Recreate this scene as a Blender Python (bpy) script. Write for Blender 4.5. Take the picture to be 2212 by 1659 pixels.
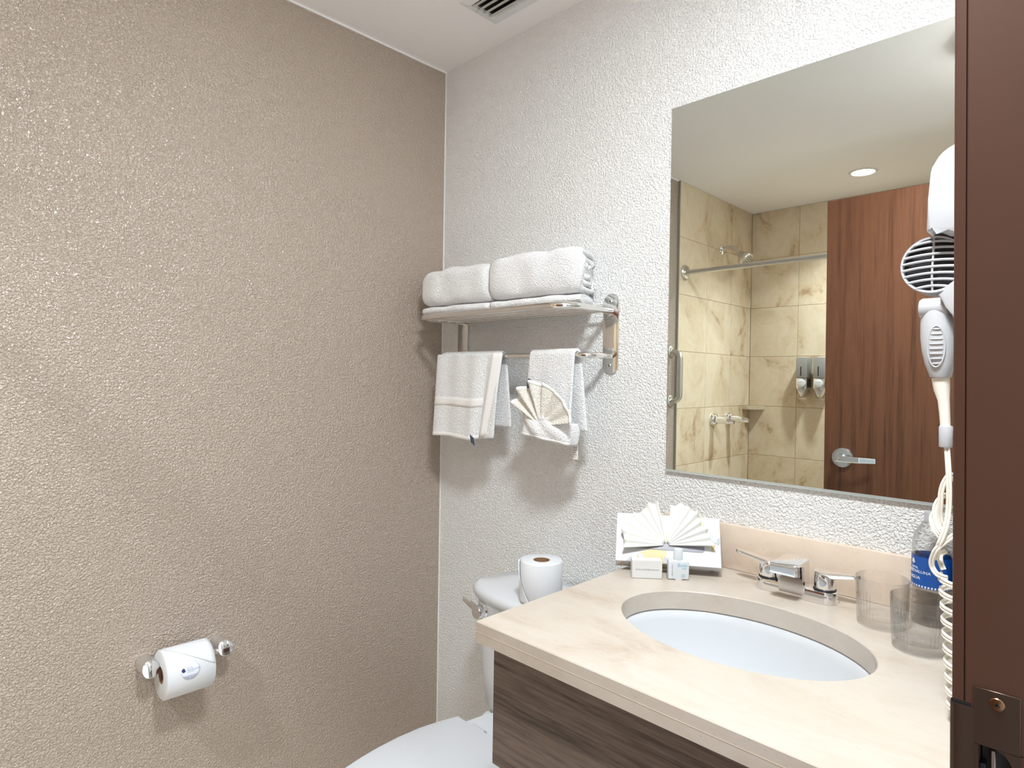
import bpy, bmesh, math, random
from mathutils import Vector, Matrix
random.seed(7)
sc = bpy.context.scene
for o in list(bpy.data.objects):
    bpy.data.objects.remove(o)
C = sc.collection
PI = math.pi

# ------------------------------------------------------------ camera
cam_d = bpy.data.cameras.new('camera')
cam = bpy.data.objects.new('camera', cam_d); C.objects.link(cam)
cam_d.sensor_width = 36.0; cam_d.sensor_fit = 'HORIZONTAL'
cam_d.lens = 1339.854 / 2212 * 36.0
cam_d.clip_start = 0.01; cam_d.clip_end = 50
_r = Vector((0.71251204, 0.70148503, 0.01566312))
_u = Vector((-0.01820907, -0.00382935, 0.99982687))
_f = Vector((-0.70142357, 0.7126739, -0.01004493))
mw = Matrix((( _r.x, _u.x, -_f.x, 1.66465), (_r.y, _u.y, -_f.y, -1.34733), (_r.z, _u.z, -_f.z, 1.26270), (0, 0, 0, 1)))
cam.matrix_world = mw
sc.camera = cam

# ------------------------------------------------------------ world and exposure
wd = bpy.data.worlds.new('World'); sc.world = wd; wd.use_nodes = True
bg = wd.node_tree.nodes['Background']
bg.inputs[0].default_value = (0.84, 0.94, 1.0, 1); bg.inputs[1].default_value = 0.62
sc.view_settings.view_transform = 'Standard'
sc.view_settings.look = 'None'
sc.view_settings.gamma = 1.0
sc.view_settings.use_curve_mapping = False
sc.view_settings.exposure = 1.19
LIGHT_VANITY = 12.5     # watts of the flush ceiling lamp inside the doorway
LIGHT_SHOWER = 7.5     # watts of the ceiling downlight over the shower

# ------------------------------------------------------------ materials
MATS = {}
def base_mat(name):
    m = bpy.data.materials.new(name); m.use_nodes = True
    MATS[name] = m
    nt = m.node_tree
    return m, nt, nt.nodes['Principled BSDF']
def N(nt, t, **kw):
    n = nt.nodes.new(t)
    for k, v in kw.items():
        if k.startswith('i_'):
            n.inputs[int(k[2:])].default_value = v
        else:
            setattr(n, k, v)
    return n
def srgb(r, g, b):
    f = lambda c: (c/255/12.92) if c/255 <= .04045 else ((c/255+.055)/1.055)**2.4
    return (f(r), f(g), f(b), 1)
def plain(name, col, rough=.5, metal=0.0, spec=.5, bump=None, coat=0, trans=0, ior=1.5, sss=0):
    m, nt, p = base_mat(name)
    p.inputs['Base Color'].default_value = col
    p.inputs['Roughness'].default_value = rough
    p.inputs['Metallic'].default_value = metal
    p.inputs['Specular IOR Level'].default_value = spec
    p.inputs['IOR'].default_value = ior
    p.inputs['Transmission Weight'].default_value = trans
    p.inputs['Coat Weight'].default_value = coat
    if bump:
        tc = N(nt, 'ShaderNodeTexCoord'); nz = N(nt, 'ShaderNodeTexNoise')
        nz.inputs['Scale'].default_value = bump[0]; nz.inputs['Detail'].default_value = bump[3] if len(bump) > 3 else 2
        nt.links.new(tc.outputs['Object'], nz.inputs['Vector'])
        b = N(nt, 'ShaderNodeBump'); b.inputs['Strength'].default_value = bump[1]; b.inputs['Distance'].default_value = bump[2]
        nt.links.new(nz.outputs['Fac'], b.inputs['Height']); nt.links.new(b.outputs['Normal'], p.inputs['Normal'])
    return m
def ramp(nt, stops):
    r = N(nt, 'ShaderNodeValToRGB')
    e = r.color_ramp.elements
    while len(e) < len(stops): e.new(.5)
    for k, (pos, col) in enumerate(stops):
        e[k].position = pos; e[k].color = col
    return r
def textured_wall(name, col, rough, strength, spec=.5, coat=0):
    m, nt, p = base_mat(name)
    p.inputs['Coat Weight'].default_value = coat; p.inputs['Coat Roughness'].default_value = .2
    p.inputs['Base Color'].default_value = col
    p.inputs['Roughness'].default_value = rough
    p.inputs['Specular IOR Level'].default_value = spec
    tc = N(nt, 'ShaderNodeTexCoord')
    n1 = N(nt, 'ShaderNodeTexNoise'); n1.inputs['Scale'].default_value = 210; n1.inputs['Detail'].default_value = 1.5
    n1.inputs['Roughness'].default_value = .45; n1.inputs['Distortion'].default_value = .55
    n2 = N(nt, 'ShaderNodeTexNoise'); n2.inputs['Scale'].default_value = 18; n2.inputs['Detail'].default_value = 1
    nt.links.new(tc.outputs['Object'], n1.inputs['Vector']); nt.links.new(tc.outputs['Object'], n2.inputs['Vector'])
    r1 = ramp(nt, [(.34, (0, 0, 0, 1)), (.60, (1, 1, 1, 1))]); r1.color_ramp.interpolation = 'EASE'
    nt.links.new(n1.outputs['Fac'], r1.inputs['Fac'])
    mx = N(nt, 'ShaderNodeMath', operation='MULTIPLY_ADD')
    nt.links.new(n2.outputs['Fac'], mx.inputs[0]); mx.inputs[1].default_value = .25
    nt.links.new(r1.outputs['Color'], mx.inputs[2])
    b = N(nt, 'ShaderNodeBump'); b.inputs['Strength'].default_value = strength; b.inputs['Distance'].default_value = .0016
    vz = N(nt, 'ShaderNodeTexVoronoi'); vz.inputs['Scale'].default_value = 190; vz.feature = 'SMOOTH_F1'; vz.inputs['Smoothness'].default_value = .25
    dv = N(nt, 'ShaderNodeVectorMath', operation='SCALE'); dv.inputs['Scale'].default_value = .008
    nv = N(nt, 'ShaderNodeTexNoise'); nv.inputs['Scale'].default_value = 95; nt.links.new(tc.outputs['Object'], nv.inputs['Vector'])
    nt.links.new(nv.outputs['Color'], dv.inputs[0]); av = N(nt, 'ShaderNodeVectorMath', operation='ADD')
    nt.links.new(tc.outputs['Object'], av.inputs[0]); nt.links.new(dv.outputs[0], av.inputs[1]); nt.links.new(av.outputs[0], vz.inputs['Vector'])
    hm = N(nt, 'ShaderNodeMath', operation='MULTIPLY_ADD'); hm.inputs[1].default_value = -1.1
    nt.links.new(vz.outputs['Distance'], hm.inputs[0]); nt.links.new(mx.outputs[0], hm.inputs[2])
    nt.links.new(hm.outputs[0], b.inputs['Height']); nt.links.new(b.outputs['Normal'], p.inputs['Normal']); nt.links.new(b.outputs['Normal'], p.inputs['Coat Normal'])
    return m
def stone(name, light, mid, dark, scale=5.0, rough=.35, pits=.35, stretch=(1, 1, 1), streak=.5, perobj=True):
    m, nt, p = base_mat(name)
    tc = N(nt, 'ShaderNodeTexCoord'); oi = N(nt, 'ShaderNodeObjectInfo')
    cmb = N(nt, 'ShaderNodeVectorMath', operation='SCALE'); cmb.inputs[0].default_value = (13.1, 7.7, 21.3)
    nt.links.new(oi.outputs['Random'], cmb.inputs['Scale'])
    add = N(nt, 'ShaderNodeVectorMath', operation='ADD')
    nt.links.new(tc.outputs['Object'], add.inputs[0])
    if perobj: nt.links.new(cmb.outputs[0], add.inputs[1])
    mp = N(nt, 'ShaderNodeMapping'); mp.inputs['Scale'].default_value = stretch
    nt.links.new(add.outputs[0], mp.inputs['Vector'])
    n1 = N(nt, 'ShaderNodeTexNoise'); n1.inputs['Scale'].default_value = scale; n1.inputs['Detail'].default_value = 8; n1.inputs['Roughness'].default_value = .62
    n1.inputs['Distortion'].default_value = .6
    n2 = N(nt, 'ShaderNodeTexNoise'); n2.inputs['Scale'].default_value = scale*9; n2.inputs['Detail'].default_value = 6; n2.inputs['Roughness'].default_value = .7
    for n in (n1, n2): nt.links.new(mp.outputs[0], n.inputs['Vector'])
    r = ramp(nt, [(.30, dark), (.43, mid), (.60, light), (.78, mid)])
    mixf = N(nt, 'ShaderNodeMath', operation='MULTIPLY_ADD'); mixf.inputs[1].default_value = streak*.3; 
    nt.links.new(n2.outputs['Fac'], mixf.inputs[0])
    sub = N(nt, 'ShaderNodeMath', operation='SUBTRACT'); nt.links.new(n1.outputs['Fac'], sub.inputs[0]); sub.inputs[1].default_value = streak*.15
    nt.links.new(sub.outputs[0], mixf.inputs[2])
    if perobj:
        ov = N(nt, 'ShaderNodeMath', operation='MULTIPLY_ADD'); nt.links.new(oi.outputs['Random'], ov.inputs[0]); ov.inputs[1].default_value = .12
        a2 = N(nt, 'ShaderNodeMath', operation='SUBTRACT'); nt.links.new(mixf.outputs[0], a2.inputs[0]); a2.inputs[1].default_value = .05
        nt.links.new(a2.outputs[0], ov.inputs[2]); nt.links.new(ov.outputs[0], r.inputs['Fac'])
    else:
        nt.links.new(mixf.outputs[0], r.inputs['Fac'])
    # small dark pits
    n3 = N(nt, 'ShaderNodeTexNoise'); n3.inputs['Scale'].default_value = 140; n3.inputs['Detail'].default_value = 3
    nt.links.new(mp.outputs[0], n3.inputs['Vector'])
    pr = ramp(nt, [(.27, (1, 1, 1, 1)), (.33, (0, 0, 0, 1))])
    nt.links.new(n3.outputs['Fac'], pr.inputs['Fac'])
    ml = N(nt, 'ShaderNodeMath', operation='MULTIPLY'); ml.inputs[1].default_value = pits
    nt.links.new(pr.outputs['Color'], ml.inputs[0])
    mix = N(nt, 'ShaderNodeMix', data_type='RGBA'); mix.inputs[7].default_value = tuple(c*.45 for c in dark[:3])+(1,)
    nt.links.new(ml.outputs[0], mix.inputs[0]); nt.links.new(r.outputs['Color'], mix.inputs[6])
    nt.links.new(mix.outputs[2], p.inputs['Base Color'])
    p.inputs['Roughness'].default_value = rough
    b = N(nt, 'ShaderNodeBump'); b.inputs['Strength'].default_value = .15; b.inputs['Distance'].default_value = .0006
    nt.links.new(n2.outputs['Fac'], b.inputs['Height']); nt.links.new(b.outputs['Normal'], p.inputs['Normal'])
    return m
def wood(name, cols, stretch, scale, rough=.4, dist=1.2, fine=.4):
    m, nt, p = base_mat(name)
    tc = N(nt, 'ShaderNodeTexCoord'); mp = N(nt, 'ShaderNodeMapping'); mp.inputs['Scale'].default_value = stretch
    nt.links.new(tc.outputs['Object'], mp.inputs['Vector'])
    n1 = N(nt, 'ShaderNodeTexNoise'); n1.inputs['Scale'].default_value = scale; n1.inputs['Detail'].default_value = 5; n1.inputs['Distortion'].default_value = dist
    n2 = N(nt, 'ShaderNodeTexNoise'); n2.inputs['Scale'].default_value = scale*7; n2.inputs['Detail'].default_value = 4
    for n in (n1, n2): nt.links.new(mp.outputs[0], n.inputs['Vector'])
    ma = N(nt, 'ShaderNodeMath', operation='MULTIPLY_ADD'); ma.inputs[1].default_value = fine
    sb = N(nt, 'ShaderNodeMath', operation='SUBTRACT'); sb.inputs[1].default_value = fine*.5
    nt.links.new(n1.outputs['Fac'], sb.inputs[0]); nt.links.new(n2.outputs['Fac'], ma.inputs[0]); nt.links.new(sb.outputs[0], ma.inputs[2])
    r = ramp(nt, cols); nt.links.new(ma.outputs[0], r.inputs['Fac'])
    nt.links.new(r.outputs['Color'], p.inputs['Base Color'])
    p.inputs['Roughness'].default_value = rough
    b = N(nt, 'ShaderNodeBump'); b.inputs['Strength'].default_value = .12; b.inputs['Distance'].default_value = .0005
    nt.links.new(ma.outputs[0], b.inputs['Height']); nt.links.new(b.outputs['Normal'], p.inputs['Normal'])
    return m
def terry(name, col):
    m, nt, p = base_mat(name)
    p.inputs['Base Color'].default_value = col; p.inputs['Roughness'].default_value = .95; p.inputs['Specular IOR Level'].default_value = .1
    p.inputs['Sheen Weight'].default_value = .25
    tc = N(nt, 'ShaderNodeTexCoord')
    n1 = N(nt, 'ShaderNodeTexNoise'); n1.inputs['Scale'].default_value = 210; n1.inputs['Detail'].default_value = 4
    n2 = N(nt, 'ShaderNodeTexVoronoi'); n2.inputs['Scale'].default_value = 340
    for n in (n1, n2): nt.links.new(tc.outputs['Object'], n.inputs['Vector'])
    a = N(nt, 'ShaderNodeMath', operation='ADD'); nt.links.new(n1.outputs['Fac'], a.inputs[0]); nt.links.new(n2.outputs['Distance'], a.inputs[1])
    b = N(nt, 'ShaderNodeBump'); b.inputs['Strength'].default_value = .8; b.inputs['Distance'].default_value = .0032
    nt.links.new(a.outputs[0], b.inputs['Height']); nt.links.new(b.outputs['Normal'], p.inputs['Normal'])
    return m

M_WHITE = textured_wall('white_textured_paint', srgb(240, 239, 237), .5, 1.0)
M_TAN = textured_wall('tan_textured_paint', srgb(182, 165, 150), .27, 1.0, .9, .35)
M_CEIL = plain('ceiling_paint', srgb(246, 243, 241), .8, bump=(60, .05, .001))
M_FLOOR = stone('floor_stone', srgb(226, 216, 202), srgb(216, 203, 186), srgb(192, 172, 150), 4)
M_TILE = stone('travertine_tile', srgb(222, 206, 181), srgb(210, 190, 160), srgb(172, 142, 110), 4.5, .4, .35, (1.5, 1.5, 1.1), .8)
M_GROUT = plain('grout', srgb(168, 146, 116), .9)
M_EDGE = plain('tile_edge_caulk', srgb(150, 140, 128), .7)
M_TOP = stone('counter_marble', srgb(204, 193, 181), srgb(198, 185, 171), srgb(184, 166, 149), 6, .3, .22, (.8, 1.6, 1.6), .9, False)
M_SPLASH = stone('splash_marble', srgb(230, 212, 193), srgb(223, 203, 183), srgb(206, 180, 154), 6, .35, .3, (1, 1, 1), .6, False)
M_DOORW = wood('door_walnut', [(.30, srgb(80, 48, 32)), (.43, srgb(103, 63, 42)), (.57, srgb(116, 73, 50)), (.75, srgb(92, 56, 38))], (11, 11, .38), 2.4, .38, .9, .45)
M_CABW = wood('cabinet_greywood', [(.28, srgb(62, 50, 44)), (.45, srgb(98, 82, 73)), (.6, srgb(118, 100, 90)), (.78, srgb(80, 66, 58))], (.7, 9, 11), 2.8, .5, 1.0, .6)
M_BROWN = plain('brown_frame_paint', srgb(80, 53, 41), .34, bump=(500, .04, .0004))
M_DARKGAP = plain('dark_gap', srgb(24, 20, 18), .8)
M_STRIKE = plain('strike_bronze', srgb(92, 76, 66), .38, .85, bump=(120, .06, .0005))
M_SCREW = plain('brass_screw', srgb(150, 112, 82), .28, 1.0)
M_CHROME = plain('chrome', (.86, .86, .87, 1), .06, 1.0)
M_NICKEL = plain('brushed_nickel', (.66, .64, .60, 1), .3, 1.0)
M_STEEL = plain('polished_steel', (.80, .79, .77, 1), .1, 1.0)
M_HAMMER = plain('hammered_chrome', (.86, .85, .84, 1), .3, 1.0, bump=(520, .8, .0014, 3))
M_SATIN = plain('satin_chrome', (.72, .73, .74, 1), .26, 1.0)
M_MIRROR = plain('mirror_silver', (.75, .785, .75, 1), .0, 1.0)
M_GLASSEDGE = plain('mirror_edge', srgb(206, 214, 212), .15, .3)
M_CERAMIC = plain('white_ceramic', srgb(216, 218, 221), .12, 0, .5)
M_SEAT = plain('white_seat_plastic', srgb(208, 210, 214), .22)
M_PLASTIC = plain('white_plastic', srgb(188, 188, 191), .28)
M_CREAM = plain('cream_cord', srgb(236, 230, 218), .4)
M_DARKMESH = plain('dark_mesh', srgb(46, 42, 44), .6, .2, bump=(900, .8, .001))
M_BLACK = plain('black_plastic', srgb(28, 27, 28), .4)
M_TOWEL = terry('white_terry', srgb(244, 243, 243))
M_BAND = plain('towel_band', srgb(238, 235, 232), .85, bump=(700, .2, .0004))
M_CLOTH = terry('cream_washcloth', srgb(243, 238, 228))
M_TAGBLUE = plain('tag_blue', srgb(70, 78, 104), .8)
M_TAGWHITE = plain('tag_white', srgb(236, 232, 226), .8)
M_PAPER = plain('tissue_paper', srgb(222, 223, 226), .9, 0, .2, bump=(260, .25, .0008))
M_TISSUE = plain('facial_tissue', srgb(226, 225, 220), .95, 0, .1)
M_CARD = plain('cardboard_core', srgb(150, 112, 84), .9)
M_BOXWHITE = plain('box_white', srgb(220, 219, 217), .6)
M_LOTION = plain('lotion_plastic', srgb(216, 220, 225), .35)
M_CAPCLEAR = plain('cap_frosted', srgb(228, 233, 238), .3, trans=.15)
M_INKBLUE = plain('ink_light_blue', srgb(140, 186, 208), .6)
M_INKGREY = plain('ink_grey', srgb(168, 166, 168), .6)
M_INKNAVY = plain('ink_navy', srgb(52, 52, 100), .6)
M_INKFAINT = plain('ink_faint_navy', srgb(140, 145, 172), .6)
M_STICKER = plain('sticker_paper', srgb(228, 231, 240), .5)
M_LABEL = plain('label_blue', srgb(22, 84, 168), .3)
M_INKWHITE = plain('ink_white', srgb(240, 242, 246), .5)
def clear(name, ior, refr, tint=(.985, .99, .985, 1)):
    m = bpy.data.materials.new(name); m.use_nodes = True; nt = m.node_tree; nt.nodes.clear()
    out = N(nt, 'ShaderNodeOutputMaterial'); tr = N(nt, 'ShaderNodeBsdfTransparent'); tr.inputs[0].default_value = tint
    gl = N(nt, 'ShaderNodeBsdfGlossy'); gl.inputs['Roughness'].default_value = .02
    lw = N(nt, 'ShaderNodeLayerWeight'); lw.inputs['Blend'].default_value = .5
    pw = N(nt, 'ShaderNodeMath', operation='POWER'); pw.inputs[1].default_value = 2.6; nt.links.new(lw.outputs['Facing'], pw.inputs[0])
    fr = N(nt, 'ShaderNodeMath', operation='MULTIPLY_ADD'); fr.inputs[1].default_value = .75; fr.inputs[2].default_value = .025; nt.links.new(pw.outputs[0], fr.inputs[0])
    m1 = N(nt, 'ShaderNodeMixShader'); nt.links.new(fr.outputs[0], m1.inputs[0]); nt.links.new(tr.outputs[0], m1.inputs[1]); nt.links.new(gl.outputs[0], m1.inputs[2])
    gs = N(nt, 'ShaderNodeBsdfGlass'); gs.inputs['IOR'].default_value = ior; gs.inputs['Roughness'].default_value = 0
    m2 = N(nt, 'ShaderNodeMixShader'); m2.inputs[0].default_value = refr
    nt.links.new(m1.outputs[0], m2.inputs[1]); nt.links.new(gs.outputs[0], m2.inputs[2]); nt.links.new(m2.outputs[0], out.inputs[0])
    return m
M_GLASS = clear('clear_glass', 1.45, .10, (1, 1, 1, 1))
M_PET = clear('clear_pet', 1.4, .06, (1, 1, 1, 1))
M_FILM = plain('slot_film', srgb(150, 148, 156), .25)
M_VENT = plain('vent_white', srgb(226, 226, 226), .5)
M_VENTDUST = plain('vent_dusty', srgb(196, 193, 186), .7, bump=(300, .3, .0008))
M_SHELF = stone('shelf_stone', srgb(206, 192, 166), srgb(190, 172, 142), srgb(160, 140, 112), 8)
M_DISPGREY = plain('dispenser_grey', srgb(158, 156, 152), .35, .3)
# tissue-box print: flat printed facets
def print_mat(name):
    m, nt, p = base_mat(name)
    tc = N(nt, 'ShaderNodeTexCoord'); v = N(nt, 'ShaderNodeTexVoronoi'); v.inputs['Scale'].default_value = 26
    mp = N(nt, 'ShaderNodeMapping'); mp.inputs['Scale'].default_value = (1, .6, .6); mp.inputs['Rotation'].default_value = (0.3, .2, .5)
    nt.links.new(tc.outputs['Object'], mp.inputs['Vector']); nt.links.new(mp.outputs[0], v.inputs['Vector'])
    sx = N(nt, 'ShaderNodeSeparateColor'); nt.links.new(v.outputs['Color'], sx.inputs[0])
    w = srgb(212, 213, 216)
    r = ramp(nt, [(0, w), (.70, srgb(196, 200, 208)), (.80, w), (.90, srgb(206, 186, 128))]); r.color_ramp.interpolation = 'CONSTANT'
    nt.links.new(sx.outputs[0], r.inputs['Fac']); nt.links.new(r.outputs['Color'], p.inputs['Base Color'])
    p.inputs['Roughness'].default_value = .3
    return m
M_PRINT = print_mat('tissue_box_print')
def emissive(name, col, s):
    m, nt, p = base_mat(name)
    p.inputs['Base Color'].default_value = (0.8, .8, .8, 1)
    p.inputs['Emission Color'].default_value = col; p.inputs['Emission Strength'].default_value = s
    return m
M_LENS = emissive('lamp_lens', (1, .97, .9, 1), 12)

# ------------------------------------------------------------ helpers
def newbm(): return bmesh.new()
def box(bm, x0, x1, y0, y1, z0, z1, bev=0, seg=2):
    r = bmesh.ops.create_cube(bm, size=1)
    vs = r['verts']
    for v in vs:
        v.co = Vector((x0+(v.co.x+.5)*(x1-x0), y0+(v.co.y+.5)*(y1-y0), z0+(v.co.z+.5)*(z1-z0)))
    if bev:
        es = list({e for v in vs for e in v.link_edges})
        bmesh.ops.bevel(bm, geom=es, offset=bev, segments=seg, affect='EDGES', profile=.5)
    return bm
def loft(bm, rings, cap0=True, cap1=True, closed=True):
    rows = [[bm.verts.new(p) for p in r] for r in rings]
    n = len(rows[0])
    for a, b in zip(rows[:-1], rows[1:]):
        for i in range(n if closed else n-1):
            j = (i+1) % n
            bm.faces.new((a[i], a[j], b[j], b[i]))
    if cap0: bm.faces.new(list(reversed(rows[0])))
    if cap1: bm.faces.new(rows[-1])
    return rows
def axes(axis):
    return {'z': (Vector((1,0,0)), Vector((0,1,0)), Vector((0,0,1))),
            'x': (Vector((0,1,0)), Vector((0,0,1)), Vector((1,0,0))),
            'y': (Vector((0,0,1)), Vector((1,0,0)), Vector((0,1,0)))}[axis]
def lathe(bm, prof, n=32, c=(0,0,0), axis='z', cap0=True, cap1=True, rmod=None):
    a, b, d = axes(axis); c = Vector(c); rings = []
    for r, h in prof:
        rings.append([c + d*h + (a*math.cos(2*PI*i/n) + b*math.sin(2*PI*i/n))*(r if not rmod else rmod(r, h, 2*PI*i/n)) for i in range(n)])
    return loft(bm, rings, cap0, cap1)
def tube(bm, pts, r, n=12, caps=True, closed=False):
    pts = [Vector(p) for p in pts]; m = len(pts); rings = []
    rr = r if isinstance(r, (list, tuple)) else [r]*m
    up = None
    for i in range(m):
        if closed: t = (pts[(i+1) % m]-pts[i-1]).normalized()
        else: t = (pts[min(i+1, m-1)]-pts[max(i-1, 0)]).normalized()
        if up is None:
            up = Vector((0,0,1)) if abs(t.z) < .9 else Vector((1,0,0))
        s = t.cross(up).normalized(); up = s.cross(t).normalized()
        rings.append([pts[i] + (s*math.cos(2*PI*k/n)+up*math.sin(2*PI*k/n))*rr[i] for k in range(n)])
    if closed:
        rings.append(rings[0])
        rows = [[bm.verts.new(p) for p in q] for q in rings[:-1]]
        rows.append(rows[0])
        for a, b in zip(rows[:-1], rows[1:]):
            for i in range(n):
                j = (i+1) % n; bm.faces.new((a[i], a[j], b[j], b[i]))
    else:
        loft(bm, rings, caps, caps)
def spline(pts, k=6):
    P = [Vector(p) for p in pts]; out = []
    for i in range(len(P)-1):
        p0 = P[max(i-1, 0)]; p1 = P[i]; p2 = P[i+1]; p3 = P[min(i+2, len(P)-1)]
        for s in range(k):
            t = s/k
            out.append(.5*((2*p1)+(-p0+p2)*t+(2*p0-5*p1+4*p2-p3)*t*t+(-p0+3*p1-3*p2+p3)*t**3))
    out.append(P[-1]); return out
def prism(bm, outline, h0, h1, axis='z', bev=0, seg=2):
    """outline: 2-D points in the plane across axis; extruded from h0 to h1"""
    def P(p, h):
        return {'z': Vector((p[0], p[1], h)), 'y': Vector((p[0], h, p[1])), 'x': Vector((h, p[0], p[1]))}[axis]
    a = [bm.verts.new(P(p, h0)) for p in outline]; b = [bm.verts.new(P(p, h1)) for p in outline]
    n = len(a); fs = [bm.faces.new(list(reversed(a))), bm.faces.new(b)]
    for i in range(n):
        j = (i+1) % n; fs.append(bm.faces.new((a[i], a[j], b[j], b[i])))
    if bev:
        es = [e for e in fs[0].edges]+[e for e in fs[1].edges]
        bmesh.ops.bevel(bm, geom=es, offset=bev, segments=seg, affect='EDGES', profile=.5)
def rrect(x0, x1, y0, y1, r, n=5):
    out = []
    for cx, cy, a0 in ((x1-r, y1-r, 0), (x0+r, y1-r, 90), (x0+r, y0+r, 180), (x1-r, y0+r, 270)):
        for i in range(n+1):
            a = math.radians(a0+90*i/n); out.append((cx+r*math.cos(a), cy+r*math.sin(a)))
    return out
def surf(bm, f, nu, nv, thick=0):
    g = [[bm.verts.new(f(i/nu, j/nv)) for j in range(nv+1)] for i in range(nu+1)]
    for i in range(nu):
        for j in range(nv):
            bm.faces.new((g[i][j], g[i+1][j], g[i+1][j+1], g[i][j+1]))
    return g
def obj(name, bm, mat, parent=None, smooth=True, ang=38, mods=()):
    bmesh.ops.recalc_face_normals(bm, faces=bm.faces[:])
    for f in bm.faces: f.smooth = smooth
    if smooth:
        lim = math.radians(ang)
        for e in bm.edges:
            if len(e.link_faces) == 2 and e.calc_face_angle(0) > lim: e.smooth = False
    me = bpy.data.meshes.new(name); bm.to_mesh(me); bm.free()
    me.materials.append(mat)
    o = bpy.data.objects.new(name, me); C.objects.link(o)
    if parent: o.parent = parent
    for kind, kw in mods:
        md = o.modifiers.new(kind.lower(), kind)
        for k, v in kw.items(): setattr(md, k, v)
    return o
def solid(t, off=0): return ('SOLIDIFY', dict(thickness=t, offset=off))
def sub(l=1): return ('SUBSURF', dict(levels=l, render_levels=l))
def thing(name, label, cat, loc=(0,0,0), rz=0, group=None):
    o = bpy.data.objects.new(name, None); C.objects.link(o); o.empty_display_size = .05
    o.location = loc; o.rotation_euler = (0, 0, rz)
    o['label'] = label; o['category'] = cat
    if group: o['group'] = group
    return o
def tag(o, label, cat, group=None):
    o['label'] = label; o['category'] = cat
    if group: o['group'] = group
    return o
def struct(o, label, cat):
    o['kind'] = 'structure'; o['label'] = label; o['category'] = cat
    return o
def dup(root, loc, rz=None, label=None):
    r = root.copy(); C.objects.link(r); r.location = loc
    if rz is not None: r.rotation_euler = (0, 0, rz)
    if label: r['label'] = label
    for ch in list(root.children):
        c = ch.copy(); C.objects.link(c); c.parent = r
        for g in list(ch.children):
            d = g.copy(); C.objects.link(d); d.parent = c
    return r
def text_bm(s, size, extrude=.00015, align='LEFT'):
    cu = bpy.data.curves.new('lettering_curve', 'FONT'); cu.body = s; cu.size = size; cu.extrude = extrude; cu.align_x = align
    cu.resolution_u = 3
    t = bpy.data.objects.new('lettering_tmp', cu); C.objects.link(t)
    bpy.context.view_layer.update()
    dg = bpy.context.evaluated_depsgraph_get()
    me = bpy.data.meshes.new_from_object(t.evaluated_get(dg))
    bm = bmesh.new(); bm.from_mesh(me)
    bpy.data.objects.remove(t); bpy.data.curves.remove(cu); bpy.data.meshes.remove(me)
    return bm
def map_bm(bm, fn):
    for v in bm.verts: v.co = fn(v.co.copy())
    return bm
def crescent_bm(r, n=20):
    bm = newbm(); out = []; t0 = math.radians(48); dd = .27*r; ex_, ey_ = r*math.cos(t0), r*math.sin(t0)
    rho = math.hypot(ex_-dd, ey_); t1 = math.atan2(ey_, ex_-dd); rot_ = math.radians(22)
    for i in range(n+1):
        a = t0+(2*PI-2*t0)*i/n; out.append((r*math.cos(a), r*math.sin(a)))
    for i in range(n-1, 0, -1):
        a = t1+(2*PI-2*t1)*i/n; out.append((dd+rho*math.cos(a), rho*math.sin(a)))
    out = [(x*math.cos(rot_)-y*math.sin(rot_), x*math.sin(rot_)+y*math.cos(rot_)) for x, y in out]
    prism(bm, out, 0, .00015); bmesh.ops.triangulate(bm, faces=[f for f in bm.faces if len(f.verts) > 4])
    return bm
def LP(p, t): return Vector(p)-Vector(t.location)

# ------------------------------------------------------------ room shell
H = 2.30; XW = 1.578; YB = -2.448
bm = box(newbm(), -.12, 1.74, -2.6, .12, -.1, 0)
struct(obj('floor', bm, M_FLOOR, smooth=False), 'beige stone bathroom floor', 'floor')
bm = box(newbm(), -.12, 1.74, -2.6, .12, H, H+.1)
struct(obj('ceiling', bm, M_CEIL, smooth=False), 'flat off-white painted ceiling', 'ceiling')
bm = box(newbm(), -.12, 1.74, 0, .12, 0, H)
struct(obj('wall_back', bm, M_WHITE, smooth=False), 'white textured wall behind the vanity and toilet', 'wall')
bm = box(newbm(), -.12, 0, -2.6, 0, 0, H)
wall_left = struct(obj('wall_left', bm, M_TAN, smooth=False), 'tan textured wall with the paper holder, tiled inside the shower', 'wall')
bm = box(newbm(), 0, 1.74, -2.6, YB-.011, 0, H)
wall_front = struct(obj('wall_front', bm, M_WHITE, smooth=False), 'beige tiled rear wall of the shower seen in the mirror', 'wall')
bm = newbm()
box(bm, XW, 1.74, -.706, 0, 0, H); box(bm, XW, 1.74, -2.46, -1.618, 0, H); box(bm, XW, 1.74, -1.618, -.706, 2.115, H)
struct(obj('wall_right', bm, M_WHITE, smooth=False), 'white wall holding the doorway and the hair dryer', 'wall')
# caulk bead along the top of the tan wall and down the corner
bm = newbm(); box(bm, 0, .004, -1.57, 0, H-.005, H); box(bm, 0, .0025, -.0025, 0, 0, H)
struct(obj('trim_2', bm, M_CEIL, smooth=False), 'thin white caulk line around the tan wall', 'trim')

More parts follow.
